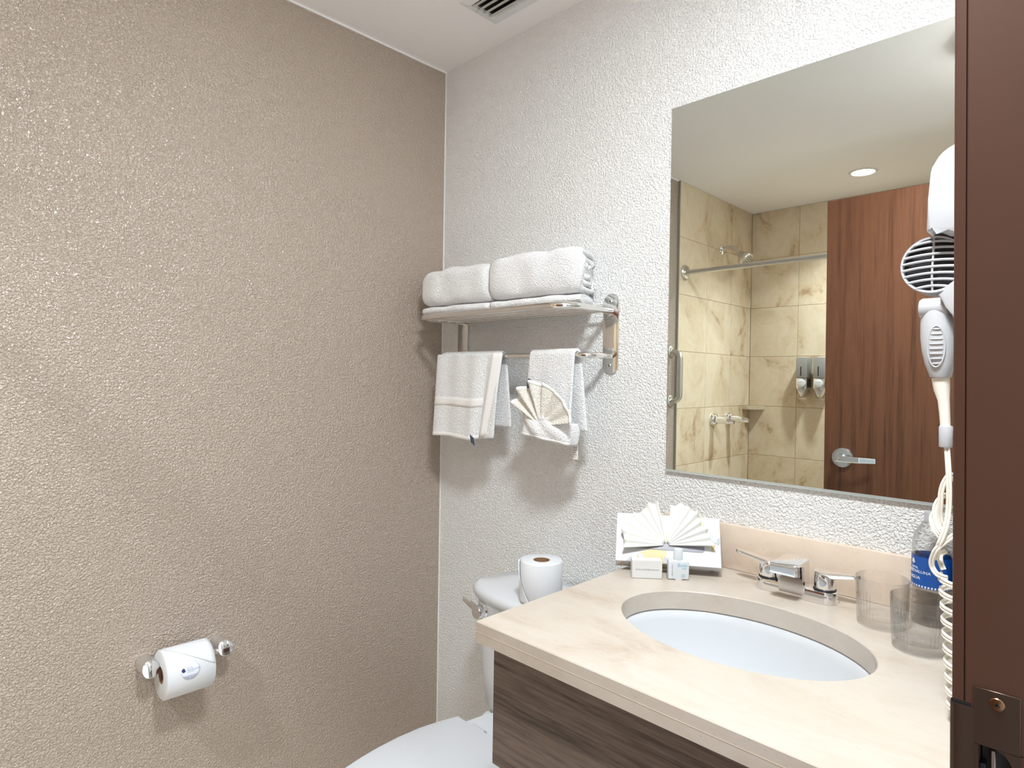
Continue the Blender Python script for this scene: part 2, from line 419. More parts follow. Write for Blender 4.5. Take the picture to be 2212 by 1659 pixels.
# shower tiles: grout bed plus each tile
zl = [2.300, 2.012, 1.714, 1.416, 1.115, .814, .513, .212, 0.0]
g = .0011
bm = box(newbm(), 0, .0095, YB, -1.572, 0, H)
obj('tile_bed', bm, M_GROUT, wall_left, smooth=False)
bm = box(newbm(), -.001, .0125, -1.572, -1.566, 0, H)
obj('tile_edge', bm, M_EDGE, wall_left, smooth=False)
bm = box(newbm(), .011, XW, YB-.011, YB-.0015, 0, H)
obj('tile_bed', bm, M_GROUT, wall_front, smooth=False)
tile_meshes = {}
def tile(parent, key, w, h, axis, loc):
    k = (axis, round(w, 4), round(h, 4))
    if k not in tile_meshes:
        bm = newbm()
        if axis == 'x': box(bm, -.005, .0, -w/2+g, w/2-g, -h/2+g, h/2-g, .0008, 1)
        else: box(bm, -w/2+g, w/2-g, -.006, .0, -h/2+g, h/2-g, .0008, 1)
        o = obj('tile', bm, M_TILE, parent, smooth=False); tile_meshes[k] = o.data
    else:
        o = bpy.data.objects.new('tile', tile_meshes[k]); C.objects.link(o); o.parent = parent
    o.location = loc
ys = [-1.572, -1.8767, -2.180, YB]
for a, b in zip(ys[:-1], ys[1:]):
    for z1, z0 in zip(zl[:-1], zl[1:]):
        tile(wall_left, 's', a-b, z1-z0, 'x', (.011+random.uniform(-.0004, .0004), (a+b)/2, (z0+z1)/2))
xs = [.011, .2953, .598, .900, 1.203, 1.505, XW]
for a, b in zip(xs[:-1], xs[1:]):
    for z1, z0 in zip(zl[:-1], zl[1:]):
        tile(wall_front, 'b', b-a, z1-z0, 'y', ((a+b)/2, YB+random.uniform(-.0004, .0004), (z0+z1)/2))

# ------------------------------------------------------------ door frame (brown metal) with strike plate
fr = bpy.data.objects.new('trim_1', None); C.objects.link(fr)
struct(fr, 'brown painted metal door frame at the right edge, with strike plate', 'door frame')
fr.location = (1.5732, -.75, .9581); fr.rotation_euler = (0, math.radians(-.87), 0)
fx, fy, fz = 1.5732, -.75, .9581
# strip at the bathroom edge: rounded outer corner
out = [(.0078, .0), (.0018, .0)] + [(.0018-.0018*math.sin(a), .0018-.0018*math.cos(a)) for a in (.4, .8, 1.2, PI/2)] + [(0, .046), (.0078, .046)]
bm = newbm(); prism(bm, [(p[0], p[1]) for p in out], -fz, 1.15)
obj('casing', bm, M_BROWN, fr)
bm = box(newbm(), .0071, .0082, .0015, .04, -fz, 1.15)
obj('seam', bm, M_DARKGAP, fr, smooth=False)
# jamb face, with an opening behind the strike hole (a box with a recess built from pieces)
hz0, hz1 = .925-fz, .9848-fz; hx0, hx1 = 1.5905-fx, 1.6116-fx
bm = newbm()
box(bm, .0082, .165, 0, .046, hz1, 1.15, .001, 1); box(bm, .0082, .165, 0, .046, -fz, hz0, .001, 1)
box(bm, .0082, hx0, 0, .046, hz0, hz1); box(bm, hx1, .165, 0, .046, hz0, hz1); box(bm, hx0, hx1, .03, .046, hz0, hz1)
obj('jamb', bm, M_BROWN, fr, smooth=False)
bm = newbm(); box(bm, -.003, .165, -.868, -.82, -fz, 1.15, .001, 1)
obj('jamb', bm, M_BROWN, fr, smooth=False)
bm = newbm(); box(bm, -.003, .165, -.868, .046, 1.112, 1.157, .001, 1)
obj('head', bm, M_BROWN, fr, smooth=False)
bm = newbm(); box(bm, .06, .075, -.82, .0, -fz, -fz+.004)
# strike plate: T shape with a hole and a curled lip
def sp(x, z): return (x-fx, z-fz)
bm = newbm()
pl = 1.5874; pr_ = 1.6161; zt = 1.0287; zn = 1.0113; zbn = .922; zb = .905
t0, t1 = -.0016, -.0001
box(bm, pl-fx, pr_-fx, t0, t1, .9848-fz, zt-fz, .0004, 1)
box(bm, pl-fx, pr_-fx, t0, t1, zb-fz, .925-fz, .0004, 1)
box(bm, pl-fx, 1.5905-fx, t0, t1, .925-fz, .9848-fz)
prism(bm, [(1.6116-fx, .925-fz), (pr_-fx, .925-fz), (pr_-fx, .9848-fz), (1.600-fx, .9848-fz)] + [(1.6116-.0116+.0116*math.sin(a)-fx, .9848-.014+.014*math.cos(a)-fz) for a in (.3, .6, .9, 1.2, PI/2)], t1, t0, 'y')
sp_o = obj('strike_plate', bm, M_STRIKE, fr)
bm = newbm()
rings = []
for x, y in ((pl-fx+.0005, -.0009), (.0095, -.0011), (.0065, -.0013), (.0035, -.0014), (.0015, -.0012), (-.0002, -.0004), (-.0011, .0012), (-.0013, .006)):
    rings.append([(x, y-.0006, zbn-fz), (x, y-.0006, zn-fz), (x, y+.0006, zn-fz), (x, y+.0006, zbn-fz)])
loft(bm, rings); obj('lip', bm, M_STRIKE, sp_o)
bm = newbm(); lathe(bm, [(.0049, -.0013), (.0049, -.0019), (.0043, -.0026), (.002, -.0030), (.0001, -.0031)], 24, (1.602-fx, 0, 1.0195-fz), 'y')
scr = obj('screw', bm, M_SCREW, sp_o)
bm = newbm(); cx, cz = 1.602-fx, 1.0195-fz
for a in (.5, .5+PI/2):
    b2 = newbm(); box(b2, -.0021, .0021, -.0034, -.0026, -.0005, .0005)
    bmesh.ops.rotate(b2, verts=b2.verts, cent=(0,0,0), matrix=Matrix.Rotation(a, 3, 'Y')); bmesh.ops.translate(b2, verts=b2.verts, vec=(cx, 0, cz))
    me = bpy.data.meshes.new('tmp'); b2.to_mesh(me); b2.free(); bm.from_mesh(me); bpy.data.meshes.remove(me)
obj('screw_slot', bm, M_DARKGAP, sp_o, smooth=False)
bm = newbm(); box(bm, hx0+.001, hx1-.001, .012, .029, hz0+.001, hz1-.001); obj('strike_pocket', bm, M_BLACK, sp_o, smooth=False)
bm = newbm(); box(bm, hx0+.007, hx0+.0105, .004, .0115, hz0+.002, hz1-.004, .0008, 1); obj('latch_spring', bm, M_NICKEL, sp_o)
bm = newbm(); box(bm, hx0+.0003, hx0+.004, .003, .0115, hz1-.022, hz1-.016, .0005, 1); obj('latch_tab', bm, M_BLACK, sp_o)
bm = newbm(); box(bm, pl-fx-.0145, pl-fx-.0015, -.0001, .0006, zn-fz-.001, zn-fz+.003); obj('strike_notch', bm, M_DARKGAP, sp_o, smooth=False)

# ------------------------------------------------------------ open walnut door (seen in the mirror)
dr = bpy.data.objects.new('door_1', None); C.objects.link(dr)
struct(dr, 'open walnut-veneer door with a satin lever, seen in the mirror', 'door')
dr.location = (1.566, -1.55, 0.0); dr.rotation_euler = (0, math.radians(-.35), 0)
bm = box(newbm(), -.818, -.002, -.04, 0, .012, 2.056, .0015, 1); obj('door_panel', bm, M_DOORW, dr, smooth=False)
hx, hz = -.742, .949
bm = newbm(); lathe(bm, [(.0, 0), (.043, 0), (.0435, .006), (.041, .011), (.034, .013), (.028, .013), (.0, .013)], 40, (hx, 0, hz), 'y', False, False)
rose = obj('handle_rose', bm, M_SATIN, dr)
bm = newbm(); lathe(bm, [(.017, .012), (.016, .02), (.0125, .024), (.0125, .05), (.001, .05)], 24, (hx, 0, hz), 'y'); obj('handle_neck', bm, M_SATIN, rose)
bm = newbm()
rings = []
for x, y, hh, tt in ((-.016, .046, .011, .008), (.0, .047, .0125, .009), (.04, .048, .0125, .008), (.075, .048, .012, .007), (.078, .046, .0115, .006), (.13, .032, .010, .005), (.132, .031, .009, .004)):
    rings.append([Vector((hx+x, y+dy*tt, hz-.002+dz*hh)) for dy, dz in ((-1, -.7), (-.7, -1), (.7, -1), (1, -.7), (1, .7), (.7, 1), (-.7, 1), (-1, .7))])
loft(bm, rings); obj('lever', bm, M_SATIN, rose, ang=30)
bm = newbm(); lathe(bm, [(.007, .053), (.007, .0575), (.0055, .0585), (.001, .0585)], 20, (hx-.004, 0, hz-.002), 'y'); obj('lock_button', bm, M_CHROME, rose)
for zz in (.25, 1.1, 1.85):
    bm = newbm(); lathe(bm, [(.006, -.05), (.006, .05)], 12, (-.001, .004, zz)); obj('hinge', bm, M_SATIN, dr)

# ------------------------------------------------------------ ceiling downlights
def downlight(loc, watts, label, size):
    t = thing('downlight', label, 'light', loc, group='recessed ceiling downlights')
    bm = newbm(); k = size/.095; lathe(bm, [(.046*k, -.002), (.05*k, -.006), (.058*k, -.005), (.062*k, 0)], 40, (0,0,0), cap0=False, cap1=False); obj('trim_ring', bm, M_VENT, t)
    bm = newbm(); lathe(bm, [(.001, -.0035), (.0475*size/.095, -.0035)], 40, cap0=False, cap1=False); obj('lens', bm, M_LENS, t)
    l = bpy.data.lights.new('lamp', 'AREA'); l.shape = 'DISK'; l.size = size; l.spread = math.radians(120); l.energy = watts; l.color = (.85, .94, 1.0)
    lo = bpy.data.objects.new('lamp', l); C.objects.link(lo); lo.parent = t; lo.location = (0, 0, -.008)
    return t
downlight((.740, -2.036, H), LIGHT_SHOWER, 'round glowing recessed downlight above the shower, seen in the mirror', .10)
t = thing('ceiling_lamp', 'round white flush ceiling lamp just inside the doorway', 'light', (1.432, -.975, H))
bm = newbm(); lathe(bm, [(.145, 0), (.145, -.014), (.141, -.018), (.134, -.018)], 48, cap0=True, cap1=False); obj('lamp_base', bm, M_VENT, t)
bm = newbm(); lathe(bm, [(.1335, -.0165), (.001, -.0165)], 48, cap0=False, cap1=False); obj('lamp_diffuser', bm, M_LENS, t)
l = bpy.data.lights.new('lamp', 'AREA'); l.shape = 'DISK'; l.size = .26; l.energy = LIGHT_VANITY; l.color = (.85, .94, 1.0)
lo = bpy.data.objects.new('lamp', l); C.objects.link(lo); lo.parent = t; lo.location = (0, 0, -.019)

# ------------------------------------------------------------ ceiling vent
t = thing('ceiling_vent', 'white louvred ceiling vent at the top edge', 'vent', (.337, -.233, H))
bm = newbm()
W_, D_ = .29, .1425
o_ = [(0, 0), (W_, 0), (W_, D_), (0, D_)]; i_ = [(.022, .026), (W_-.022, .026), (W_-.022, D_-.028), (.022, D_-.028)]
for zz, flip in ((-.007, 0),):
    vo = [bm.verts.new((x, y, -.003)) for x, y in o_]; vt = [bm.verts.new((x, y, 0)) for x, y in o_]
    vi = [bm.verts.new((x, y, -.009)) for x, y in i_]; vj = [bm.verts.new((x+(.006 if x < .1 else -.006), y+(.006 if y < .07 else -.006), -.001)) for x, y in i_]
    for k in range(4):
        j = (k+1) % 4
        bm.faces.new((vt[k], vt[j], vo[j], vo[k])); bm.faces.new((vo[k], vo[j], vi[j], vi[k])); bm.faces.new((vi[k], vi[j], vj[j], vj[k]))
obj('vent_frame', bm, M_VENT, t, smooth=False)
bm = box(newbm(), .01, W_-.01, .02, D_-.02, -.0012, 0); obj('vent_duct', bm, M_BLACK, t, smooth=False)
for k in range(4):
    y = .036+k*.0215
    bm = newbm(); rings = []
    for x in (.026, W_-.026):
        rings.append([(x, y-.0085, -.0125), (x, y-.003, -.0118), (x, y+.009, -.0035), (x, y+.0095, -.0022), (x, y+.002, -.0085), (x, y-.0085, -.0105)])
    loft(bm, rings); obj('louvre_blade', bm, M_VENTDUST, t)
bm = newbm(); lathe(bm, [(.0032, -.0062), (.003, -.0075), (.0005, -.008)], 14, (.011, .058, 0)); obj('screw', bm, M_NICKEL, t)

# ------------------------------------------------------------ mirror
t = thing('wall_mirror', 'large frameless rectangular mirror above the vanity', 'mirror', (.874, 0, 1.0449))
mx1 = 1.556-.874; mh = 1.921-1.0449
bm = newbm(); box(bm, .0008, mx1, -.0066, -.0052, .0008, mh-.0008); obj('mirror_glass', bm, M_MIRROR, t, smooth=False)
bm = newbm(); box(bm, 0, mx1, -.005, -.001, 0, mh); obj('mirror_edge', bm, M_GLASSEDGE, t, smooth=False)
bm = newbm(); box(bm, 0, mx1, -.0086, -.0008, -.003, .0004); box(bm, 0, mx1, -.0086, -.0074, 0, .0022)
obj('mirror_channel', bm, M_GLASSEDGE, t, smooth=False)

# ------------------------------------------------------------ shower fittings (seen in the mirror)
t = thing('shower_rod', 'straight brushed-nickel shower curtain rod crossing the shower opening', 'curtain rod', (.011, -1.630, 1.830))
bm = newbm(); lathe(bm, [(.0125, .012), (.0125, XW-.011-.012)], 24, axis='x'); obj('rod', bm, M_NICKEL, t)
for s, x in ((1, 0), (-1, XW-.011)):
    bm = newbm(); lathe(bm, [(.0, 0), (.039, 0), (.040, .005*s), (.034, .012*s), (.019, .015*s), (.017, .026*s), (.0, .026*s)], 32, (x, 0, 0), 'x', False, False); obj('flange', bm, M_NICKEL, t)
t = thing('shower_sprayer', 'chrome shower head on a bent arm, seen in the mirror', 'shower head', (.011, -2.049, 2.015))
bm = newbm(); lathe(bm, [(.0, 0), (.03, 0), (.031, .003), (.022, .010), (.011, .012), (.0, .012)], 32, (0,0,0), 'x', False, False); obj('flange', bm, M_CHROME, t)
arm = spline([(0, 0, 0), (.04, 0, .009), (.070, 0, .002), (.092, 0, -.020), (.103, 0, -.034)], 6)
bm = newbm(); tube(bm, arm, .0118, 16); obj('arm', bm, M_NICKEL, t)
hd = bpy.data.objects.new('shower_head_tmp', None)
bm = newbm(); lathe(bm, [(.010, -.006), (.016, .002), (.020, .01), (.030, .026), (.040, .036), (.044, .042), (.044, .06), (.041, .064), (.0, .066)], 32, (0,0,0), 'z', True, False)
rot = Matrix.Rotation(math.radians(180-46), 3, 'Y')
bmesh.ops.rotate(bm, verts=bm.verts, cent=(0,0,0), matrix=rot); bmesh.ops.translate(bm, verts=bm.verts, vec=(.102, 0, -.032))
hd_o = obj('spray_head', bm, M_NICKEL, t)
bm = newbm()
for rr, nn in ((.010, 6), (.020, 12), (.029, 16)):
    for k in range(nn):
        a = 2*PI*k/nn; lathe(bm, [(.0018, .063), (.0014, .0685)], 6, (rr*math.cos(a), rr*math.sin(a), 0))
bmesh.ops.rotate(bm, verts=bm.verts, cent=(0,0,0), matrix=rot); bmesh.ops.translate(bm, verts=bm.verts, vec=(.102, 0, -.032))
o = obj('nozzles', bm, M_BLACK, hd_o); o['kind'] = 'stuff'
bpy.data.objects.remove(hd)
bm = newbm(); tube(bm, [(.132, -.038, -.062), (.130, -.060, -.074)], .006, 10); obj('spray_lever', bm, M_NICKEL, t)
def valve(y, label):
    t = thing('shower_valve', label, 'tap', (.011, y, 1.044), group='pair of chrome shower valve handles')
    t.scale = (1.12, 1.35, 1.35)
    bm = newbm(); lathe(bm, [(.0, 0), (.027, 0), (.0275, .006), (.022, .011), (.022, .014), (.024, .016), (.022, .021), (.016, .026), (.0, .026)], 32, (0,0,0), 'x', False, False); obj('escutcheon', bm, M_CHROME, t)
    bm = newbm(); lathe(bm, [(.0145, .024), (.015, .03), (.015, .066), (.0, .066)], 24, (0,0,0), 'x', True, False); obj('stem', bm, M_CHROME, t)
    bm = newbm(); rings = []
    for x, w, h in ((.06, .016, .016), (.075, .018, .015), (.10, .015, .010), (.114, .010, .008)):
        rings.append([(x, w*math.cos(2*PI*k/12), h*math.sin(2*PI*k/12)-(x-.06)*.1) for k in range(12)])
    loft(bm, rings); obj('handle', bm, M_CHROME, t)
valve(-1.969, 'chrome shower valve handle nearer the curtain rod end')
valve(-2.161, 'chrome shower valve handle nearer the corner shelf')
bm = newbm()
out = [(0, 0)] + [(.098*math.cos(a), .098*math.sin(a)) for a in [PI/2*k/14 for k in range(15)]]
prism(bm, [(.0112+p[0], YB+.0006+p[1]) for p in out], 1.093, 1.115, 'z', .002)
tag(obj('corner_shelf', bm, M_SHELF), 'quarter-round stone corner shelf in the tiled shower', 'shelf')
def dispenser(x, label, grp):
    t = thing('soap_dispenser', label, 'dispenser', (x, YB, 1.175), group=grp)
    bm = newbm(); box(bm, 0, .061, .001, .086, .112, .230, .004, 2); u = obj('tank_cover', bm, M_DISPGREY, t)
    bm = newbm(); box(bm, .026, .0315, .0858, .0868, .125, .178, .0004, 1); obj('sight_slot', bm, M_BLACK, u)
    bm = newbm(); prism(bm, [(0.001, .055), (.012, .045), (.018, .018), (.028, .006), (.036, .006), (.045, .018), (.051, .045), (.060, .055), (.060, .1115), (.001, .1115)], .012, .080, 'y', .003); lo = obj('chamber', bm, M_STEEL, t)
    bm = newbm(); box(bm, .0605, .0625, .02, .07, .058, .108, .0004, 1); obj('side_window', bm, M_BLACK, lo)
    bm = newbm(); lathe(bm, [(.024, .0805), (.024, .0835), (.022, .0845), (.0, .0845)], 28, (.0295, 0, .084), 'y', True, False); lb = obj('round_label', bm, M_BOXWHITE, t)
    bm = newbm(); box(bm, .016, .043, .0844, .0849, .088, .0895); obj('label_line', bm, M_INKGREY, lb, smooth=False)
    bm = newbm(); tube(bm, [(.036, .06, .01), (.036, .062, -.006)], .003, 8); tube(bm, [(.016, .075, -.006), (.060, .075, -.006)], .0032, 8); box(bm, .033, .039, .06, .076, -.009, -.005); obj('push_lever', bm, M_STEEL, t)
dispenser(.320, 'grey and chrome wall soap dispenser, the one nearer the shower corner', 'pair of wall soap dispensers')
dispenser(.414, 'grey and chrome wall soap dispenser, the one nearer the door', 'pair of wall soap dispensers')
t = thing('grab_handle', 'short vertical brushed-steel grab handle on the tan wall', 'grab bar', (0, -1.525, 1.135))
pts = [(.004, 0, .02), (.018, 0, .02)] + [(.018+.036*math.sin(a), 0, .056-.036*math.cos(a)) for a in [PI/2*k/8 for k in range(1, 9)]] + [(.054, 0, .15)] + [(.018+.036*math.cos(a), 0, .239+.036*math.sin(a)) for a in [PI/2*k/8 for k in range(0, 9)]] + [(.004, 0, .275)]
bm = newbm(); tube(bm, pts, .0132, 16); obj('bar', bm, M_NICKEL, t)
for z in (.02, .275):
    bm = newbm(); lathe(bm, [(.0, 0), (.03, 0), (.031, .004), (.026, .008), (.013, .0095), (.0, .0095)], 28, (0, 0, z), 'x', False, False); obj('flange', bm, M_NICKEL, t)

# ------------------------------------------------------------ towel rack
XL, XR = .113, .7045; ZS = 1.4425; ZBAR = 1.3235; YS = -.190; YBAR = -.098
t = thing('towel_rack', 'polished steel wall towel rack with shelf and lower bar', 'towel rack', ((XL+XR)/2, 0, 1.277))
ox, oz = (XL+XR)/2, 1.277
def T(x, y, z): return Vector((x-ox, y, z-oz))
for x in (XL, XR):
    hw = .0245; z0, z1 = 1.277, 1.488
    out = [(x-ox+hw*math.cos(a), z1-hw-oz+hw*math.sin(a)) for a in [PI*k/14 for k in range(15)]] + [(x-ox+hw*math.cos(a), z0+hw-oz+hw*math.sin(a)) for a in [PI+PI*k/14 for k in range(15)]]
    bm = newbm(); prism(bm, out, -.0055, -.0003, 'y', .0012); pl_o = obj('end_plate', bm, M_STEEL, t)
    for z in (1.4668, 1.2985):
        bm = newbm(); lathe(bm, [(.0055, -.0054), (.0055, -.0066), (.0042, -.0078), (.003, -.0070), (.0001, -.0070)], 18, T(x-.003, 0, z), 'y'); obj('screw', bm, M_NICKEL, pl_o)
        bm = newbm(); lathe(bm, [(.0018, -.0071), (.0017, -.0074)], 6, T(x-.003, 0, z), 'y'); obj('screw_slot', bm, M_BLACK, pl_o, smooth=False)
def urail(y, z, r, rad):
    a = [T(XL, -.004, z), T(XL, -.03, z)]
    for k in range(9):
        b = PI/2*k/8; a.append(T(XL+rad-rad*math.cos(b), y+rad-rad*math.sin(b), z))
    for k in range(1, 6): a.append(T(XL+rad+(XR-XL-2*rad)*k/6, y, z))
    for k in range(9):
        b = PI/2*(1-k/8); a.append(T(XR-rad+rad*math.cos(b), y+rad-rad*math.sin(b), z))
    a += [T(XR, -.03, z), T(XR, -.004, z)]
    bm = newbm(); tube(bm, a, r, 18); return bm
obj('shelf_rail', urail(YS, ZS, .0088, .05), M_STEEL, t)
obj('towel_bar', urail(YBAR, ZBAR, .0078, .035), M_STEEL, t)
for y in (-.035, -.072, -.109, -.146):
    bm = newbm(); tube(bm, [T(XL, y, ZS-.003), T((XL+XR)/2, y, ZS-.003), T(XR, y, ZS-.003)], .0042, 12); obj('shelf_bar', bm, M_STEEL, t)

# ------------------------------------------------------------ towels on the shelf
def pillow(bm, c0, c1, y0, y1, z0, z1, power=5, nx=28, nr=44, sag=0, endtaper=.9, skew=0, wav=.0025, seed=0, shear=0):
    """rounded folded-towel body; superellipse cross-section in (y,z) lofted along x, ends tucked"""
    rnd = random.Random(seed); ph = [rnd.uniform(0, 6) for _ in range(6)]
    rings = []
    for i in range(nx+1):
        u = i/nx
        e = 1-abs(2*u-1)**10*(1-endtaper)
        x = c0+(c1-c0)*u; ring = []
        ys_ = skew*u
        for k in range(nr):
            a = 2*PI*k/nr; ca, sa = math.cos(a), math.sin(a)
            p = 2/power
            yy = math.copysign(abs(ca)**p, ca); zz = math.copysign(abs(sa)**p, sa)
            w = wav*(math.sin(9*u+3*a+ph[0])+.7*math.sin(17*u-2*a+ph[1])+.5*math.sin(27*u+5*a+ph[2]))
            ring.append(Vector((x-shear*(yy+1)/2*u**3, (y0+y1)/2+ys_+yy*e*((y1-y0)/2)+w*ca, (z0+z1)/2+zz*e*((z1-z0)/2)+(w*sa if sa > 0 else 0)-sag*math.sin(PI*u)*max(0, sa))))
        rings.append(ring)
    loft(bm, rings)
def swirl_end(bm, x, y0, y1, z0, z1, n=3, shear=0):
    for k in range(n):
        f = .78-.26*k
        pts = []
        for i in range(26):
            a = 2*PI*i/25*.92+.4
            yy = math.copysign(abs(math.cos(a))**.5, math.cos(a)); zz = math.copysign(abs(math.sin(a))**.5, math.sin(a))
            pts.append((x-shear*(yy*f+1)/2+.004*math.sin(i*.7+k), (y0+y1)/2+yy*f*(y1-y0)/2, (z0+z1)/2+zz*f*(z1-z0)/2))
        tube(bm, spline(pts, 2), .007, 8)
zs = ZS+.0090
def folded(name, label, x0, x1, y0, y1, z0, z1, seed, end=None, power=4, skew=0, wav=.0025, shear=0):
    t = thing(name, label, 'towel', ((x0+x1)/2, (y0+y1)/2, z0), group='folded white towels on the rack shelf')
    cx, cy = (x0+x1)/2, (y0+y1)/2
    bm = newbm(); pillow(bm, x0-cx, x1-cx, y0-cy, y1-cy, 0, z1-z0, power, seed=seed, skew=skew, wav=wav, shear=shear)
    obj('towel_body', bm, M_TOWEL, t, ang=80)
    if end:
        bm = newbm(); swirl_end(bm, (x1-cx if end > 0 else x0-cx), y0-cy+skew, y1-cy+skew, 0, z1-z0, shear=shear if end > 0 else 0)
        obj('folded_end', bm, M_TOWEL, t, ang=80)
    return t
folded('folded_bath_mat', 'thin folded white towel lying under the left bath towel on the shelf', .096, .383, -.170, -.012, zs, zs+.028, 3, None, 3, .018, .0012)
folded('folded_bath_mat', 'thin folded white towel lying under the right bath towel on the shelf', .386, .700, -.152, -.004, zs, zs+.028, 4, None, 3, .014, .0012, .058)
folded('folded_bath_towel', 'thick folded white bath towel, left of the two on the shelf', .088, .378, -.163, -.014, zs+.027, zs+.143, 5, -1, 4.2, .012)
folded('folded_bath_towel', 'thick folded white bath towel, right of the two on the shelf', .382, .696, -.151, -.005, zs+.027, zs+.151, 6, 1, 4.2, .012, .0025, .058)

# ------------------------------------------------------------ hanging hand towels
def drape(bm, xa, xb, zf, zb_, ybar, zbar, r, nx=30, amp=.006, seed=1, flare=0, xoff_f=0, xoff_b=0):
    """towel over a bar: front hangs to zf, back hangs to zb_"""
    rnd = random.Random(seed); ph = [rnd.uniform(0, 6) for _ in range(4)]
    prof = []
    nf, na, nb = 26, 10, 24
    for i in range(nf+1): prof.append(('f', i/nf))
    for i in range(1, na): prof.append(('a', i/na))
    for i in range(nb+1): prof.append(('b', i/nb))
    def f(u, v):
        k, s = prof[int(round(v*(len(prof)-1)))]
        x = xa+(xb-xa)*u
        w = (math.sin(11*u+ph[0])+.6*math.sin(19*u+ph[1]))
        if k == 'f':
            d = 1-s
            z = zf+(zbar-zf)*s; y = ybar-r-amp*w*d*1.0-.012*d
            return Vector((x+(u-.5)*flare*d+xoff_f*d, y, z+.006*d*math.sin(5*u+ph[2])))
        if k == 'a':
            a = PI*s; return Vector((x, ybar-r*math.cos(a), zbar+r*math.sin(a)))
        z = zbar+(zb_-zbar)*s; y = ybar+r+amp*.6*w*s+.006*s
        return Vector((x+(u-.5)*flare*s+xoff_b*s, min(y, -.012), z))
    surf(bm, f, nx, len(prof)-1)
t = thing('hand_towel', 'white hand towel with a woven band hanging at the left of the bar', 'towel', (.26, YBAR, 1.08), group='white hand towels hanging on the rack bar')
L = lambda p: Vector(p)-Vector((.26, YBAR, 1.08))
bm = newbm(); drape(bm, .137, .400, 1.083, 1.12, YBAR, ZBAR, .0135, amp=.004, seed=3, xoff_f=-.012, xoff_b=.018); map_bm(bm, L)
ht = obj('towel_cloth', bm, M_TOWEL, t, ang=80, mods=(solid(.0075, 0), sub(1)))
# front flap folded in half lengthwise: an extra narrower front layer
def flap(u, v):
    x = .130+(.356-.130)*u - .004*(1-v); z = 1.079+(1.332-1.079)*v
    fold = max(0, u-.72)/.28
    y = YBAR-.0235-.010*(1-v)-.003*math.sin(9*u+1)*(1-v)-.002*math.sin(17*u) + .010*fold**2
    return L((x-.022*fold*(1-v)-.012*fold*v*0, y, z+.003*math.sin(6*u)*(1-v)+.006*fold*(1-v)))
bm = newbm(); surf(bm, flap, 30, 30); fl = obj('front_flap', bm, M_TOWEL, t, ang=80, mods=(solid(.007, 0), sub(1)))
def band(v0, v1, off=.0037):
    def f(u, v):
        p = flap(u*.985+.0075, v0+(v1-v0)*v); return p+Vector((0, -off, 0))
    return f
bm = newbm(); surf(bm, band(.375, .480), 30, 3); obj('woven_band', bm, M_BAND, t, ang=80, mods=(solid(.0012, 0),))
bm = newbm(); surf(bm, band(.0, .045), 30, 2); obj('hem', bm, M_BAND, t, ang=80, mods=(solid(.0014, 0),))
def edge2(u, v):
    z = 1.088+(1.333-1.088)*v
    return L((.335+.045*v+.012*(1-v)*u+.030*u, YBAR-.026-.006*(1-v)+.012*u, z+.012*u*(1-v)))
bm = newbm(); surf(bm, edge2, 4, 20); obj('turned_edge', bm, M_BAND, t, ang=80, mods=(solid(.004, 0),))
bm = newbm(); box(bm, .305, .321, YBAR-.041, YBAR-.0395, 1.068, 1.090); map_bm(bm, lambda c: L((c.x+(1.09-c.z)*.25, c.y, c.z-(c.x-.305)*.5+.004))); obj('care_tag', bm, M_TAGBLUE, t, smooth=False)

t = thing('hand_towel', 'white hand towel with a turned-up pocket hanging at the right of the bar', 'towel', (.59, YBAR, 1.09), group='white hand towels hanging on the rack bar')
L2 = lambda p: Vector(p)-Vector((.59, YBAR, 1.09))
bm = newbm(); drape(bm, .516, .670, 1.10, 1.127, YBAR, ZBAR, .0135, amp=.004, seed=8, xoff_f=-.006, xoff_b=.022); map_bm(bm, L2)
obj('towel_cloth', bm, M_TOWEL, t, ang=80, mods=(solid(.0085, 0), sub(1)))
def pocket(u, v):
    # bulging turned-up pocket, rounded rim at the top
    zl_, zr_ = 1.164, 1.150
    top = zl_+(zr_-zl_)*u
    bot = 1.112-.018*u+.004*math.sin(PI*u)
    bul = math.sin(PI*min(1, max(0, u)))**.6
    x = .514+.163*u+.004*math.sin(3*v)
    z = bot+(top-bot)*v
    y = YBAR-.030-.034*bul*(1-.25*(v-.45)**2*4)-.003*math.sin(14*u+6*v)
    return L2((x, y, z))
bm = newbm(); surf(bm, pocket, 30, 14); pk = obj('pocket', bm, M_TOWEL, t, ang=80, mods=(solid(.008, 0), sub(1)))
bm = newbm(); tube(bm, spline([pocket(k/12, 1.0)+Vector((0, .002, .002)) for k in range(9)], 3), .0078, 12); obj('pocket_rim', bm, M_TOWEL, pk, ang=80)
def hemf(u, v):
    return pocket(u, -.01+.13*v)+Vector((0, -.005, 0))
bm = newbm(); surf(bm, hemf, 60, 2)
for vv in bm.verts: vv.co.y += .0012*math.sin(vv.co.x*1100)
obj('hem', bm, M_BAND, t, ang=80, mods=(solid(.0016, 0),))
bm = newbm(); surf(bm, lambda u, v: pocket(.98, v)+Vector((.018*u*0, .036*u, -.003*u)), 5, 10); obj('pocket_side', bm, M_TOWEL, t, ang=80, mods=(solid(.006, 0),))
bm = newbm(); box(bm, .656, .672, YBAR+.004, YBAR+.005, 1.055, 1.102); map_bm(bm, L2); tg = obj('care_tag', bm, M_TAGWHITE, t, smooth=False)
bm = newbm()
for k, wd_ in enumerate((.011, .012, .009, .011, .006)): box(bm, .658, .658+wd_, YBAR+.0034, YBAR+.0039, 1.084-k*.006, 1.086-k*.006)
map_bm(bm, L2); obj('tag_print', bm, M_INKGREY, tg, smooth=False)

